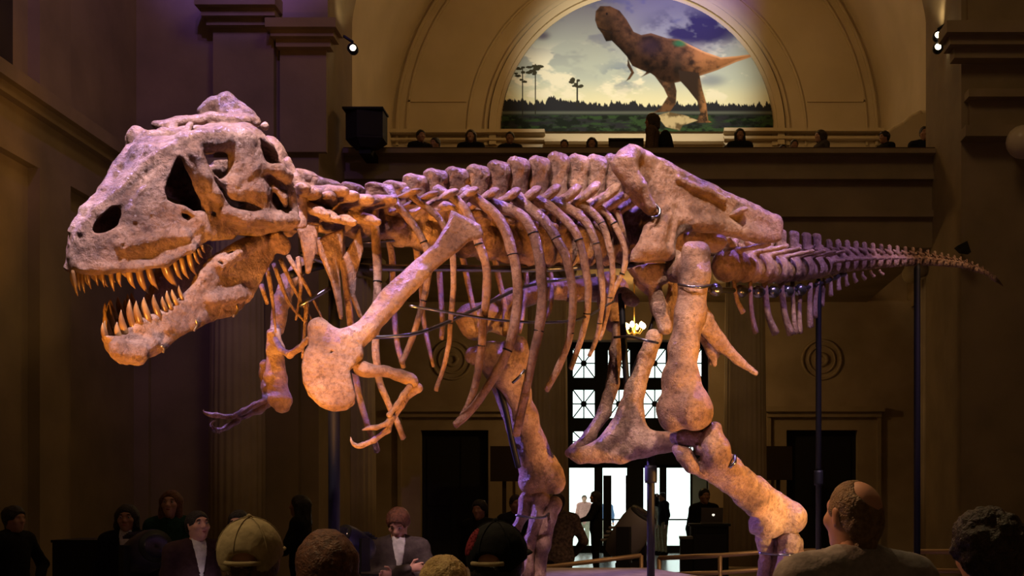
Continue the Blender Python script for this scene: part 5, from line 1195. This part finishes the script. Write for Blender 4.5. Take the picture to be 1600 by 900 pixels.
# ---- foreground viewers, seen from behind
person(392, 3.3, 818, 'viewer in a pale tan baseball cap seen from behind', 15, shirt=NAVY, hair='brown', style='cap', fine=True, extra=capfn(TAN), pitch=8, headyaw=-10)
person(510, 3.85, 833, 'viewer with smooth reddish brown hair seen from behind, beside the tan cap', 0, shirt=BLK, hair='auburn', style='bob', fine=True, pitch=6)
person(693, 4.15, 876, 'short blond viewer whose crown just shows, seen from behind', 0, shirt=BLK, hair='blond', style='fluffy', fine=True)
person(775, 3.45, 824, 'viewer in a black cap with a red patch seen from behind', -10, shirt=BLK, hair='black', style='cap', fine=True, extra=capfn(BLK, DKRED), pitch=6)
person(1338, 3.9, 752, 'balding man in a grey shirt seen from behind', 12, shirt=GREYT, hair='sandy', style='bald', fine=True, headyaw=18, pitch=6, wide=1.12, sleeves='short')
person(1548, 3.3, 807, 'viewer with dark wavy hair seen from behind, near the balding man', 10, shirt=BLK, hair='dark', style='curly', fine=True)
# ---- people around the platform
person(20, 10.8, 793, 'dark-clothed person with a hand on the hip standing by the left wall', 250, shirt=BLK, hair='black', style='fluffy', arms={'re':(.42,-.05,1.18),'rw':(.22,.10,1.0),'le':(-.42,-.05,1.18),'lw':(-.22,.10,1.0)}, skin=1)
person(199, 10.3, 790, 'person with a dark bob and a white collar behind the stage light', 190, shirt=NAVY, hair='black', style='bob', skin=1, eyes=True, collar=WHITE)
person(268, 11.3, 768, 'woman with shoulder-length light brown hair and a dark top, looking up', 185, shirt=GREEN, hair='auburn', style='long', eyes=True, pitch=6, skin=0)
person(308, 8.9, 800, 'dark-haired man in a dark suit with open white collar, looking up at the skeleton', 215, shirt=BROWNJ, shirt_name='jacket', hair='black', style='short', eyes=True, collar=WHITE, headyaw=12, pitch=12, skin=0, wide=1.08)
person(372, 9.4, 799, 'dark-haired viewer with a lit face just behind the tan cap', 205, shirt=BLK, hair='black', style='short', eyes=True, headyaw=-20)
person(470, 14.0, 775, 'long-haired woman in black walking past the fluted column', 90, shirt=BLK, hair='black', style='long', skin=1, arms={'le':(-.23,.12,1.12),'lw':(-.20,.30,1.02)})
person(622, 9.3, 797, 'brown-haired person in a grey blazer with arms crossed, looking down', 195, shirt=CHAR, shirt_name='jacket', hair='auburn', style='fluffy', eyes=True, collar=WHITE, headyaw=-18, pitch=-30, wide=1.06,
       arms={'le':(-.28,.07,1.20),'re':(.28,.07,1.20),'lw':(.05,.22,1.22),'rw':(-.07,.25,1.27)})
person(750, 15.2, 783, 'dark-haired viewer in black in front of the dark side door', 160, shirt=BLK, hair='black', style='fluffy', skin=1, wide=1.1)
person(806, 15.6, 774, 'viewer in dark clothes behind the standing foot of the skeleton', 200, shirt=NAVY, hair='dark', style='short', skin=1)
person(872, 15.3, 772, 'person in a checked brown shirt seen from behind, elbows out', 20, shirt=PLAID, hair='dark', style='short', skin=1, wide=1.15, arms={'re':(.33,-.04,1.15),'rw':(.26,.14,.98),'le':(-.32,-.04,1.15),'lw':(-.22,.14,.98)})
person(931, 27.3, 768, 'long-haired figure in black holding an arm out before the bright entrance', 100, shirt=BLK, hair='black', style='long', skin=1, arms={'le':(-.22,.16,1.18),'lw':(-.18,.42,1.12),'re':(.20,.14,1.18),'rw':(.12,.38,1.12)})
person(913, 41.0, 774, 'pale blurred visitor outside the glass doors', 180, shirt=PINKC, legs=KHAKI, hair='brown', style='short')
person(947, 43.5, 778, 'small visitor in blue far outside the glass doors', 180, shirt=cloth('blue', (.10,.16,.30)), legs=KHAKI, hair='brown', style='short')
person(1036, 36.3, 770, 'person in khaki trousers with a hand raised to the head inside the doors', 120, shirt=NAVY, legs=KHAKI, hair='dark', style='short', arms={'re':(.30,.10,1.44),'rw':(.13,.12,1.62)})
person(1026, 36.9, 772, 'person in pale shirt and trousers partly behind the short black post', 110, shirt=WHITE, legs=KHAKI, hair='dark', style='short')
person(1100, 20.6, 764, 'operator in black standing behind the equipment cabinet', 200, shirt=BLK, hair='black', style='short', skin=1)
# ---- people along the balcony
BZ = 6.8
def up(px, top, label, face=180, D=22.75, **kw): person(px, D, top, label, face, z0=BZ, **kw)
REST = {'le':(-.28,.14,1.12),'re':(.28,.14,1.12),'lw':(.02,.26,1.08),'rw':(-.02,.28,1.10)}
up(657, 204, 'tall person in dark clothes at the balcony near the loudspeaker', 210, hair='black', style='short', skin=1)
up(681, 216, 'child beside the tall person at the balcony near the loudspeaker', 150, D=23.5, hair='black', style='short', skin=1)
up(736, 204, 'long-haired woman leaning folded arms on the balcony rail', 180, hair='dark', style='long', arms=REST, skin=0, sleeves='short', wide=1.1)
up(797, 207, 'dark-haired person at the balcony below the left end of the mural', 180, hair='black', style='short', shirt=NAVY, skin=1)
up(882, 219, 'short-haired child whose head shows above the balcony rail', 180, hair='black', style='short', skin=1)
up(925, 216, 'child with a narrow dark bob above the balcony rail', 180, D=23.5, hair='black', style='bob', skin=1)
def pack(p, fh, toW):
    s = SDF(None,.03); s.ell((0,-.22,1.22),(.17,.12,.25)); s.ell((0,-.30,1.12),(.12,.06,.12),k=.04); V, Q = s.mesh(0); mesh_obj('backpack', toW(V), Q, BLK, p)
up(1020, 178, 'standing woman in a tan top with a black backpack in front of the mural', 75, D=22.7, hair='dark', style='bob', shirt=cloth('tan_top', (.12,.07,.045)), skin=1, extra=pack)
up(1156, 202, 'long-haired person below the right end of the mural', 180, hair='black', style='long', skin=1, arms=REST)
up(1134, 228, 'tiny child whose crown just clears the balcony rail beside the long-haired person', 180, D=23.5, hair='black', style='short', skin=1)
up(1223, 227, 'smaller of two children whose crowns just clear the balcony rail side by side', 180, D=23.5, hair='black', style='short', skin=1)
up(1241, 219, 'bigger of two children whose heads show above the balcony rail side by side', 180, hair='black', style='short', skin=1)
up(1283, 204, 'person with bobbed hair and a grey sleeve turned sideways at the balcony', 110, hair='dark', style='bob', shirt=CHAR, skin=0)
up(1386, 207, 'dark-haired person bending over the balcony beside the stair wall', 120, hair='black', style='fluffy', shirt=BLK, skin=1, lean=.05)
up(1444, 199, 'broad-shouldered person in navy before the stair wall on the balcony', 180, D=23.4, hair='black', style='short', shirt=NAVY, skin=1, wide=1.15)
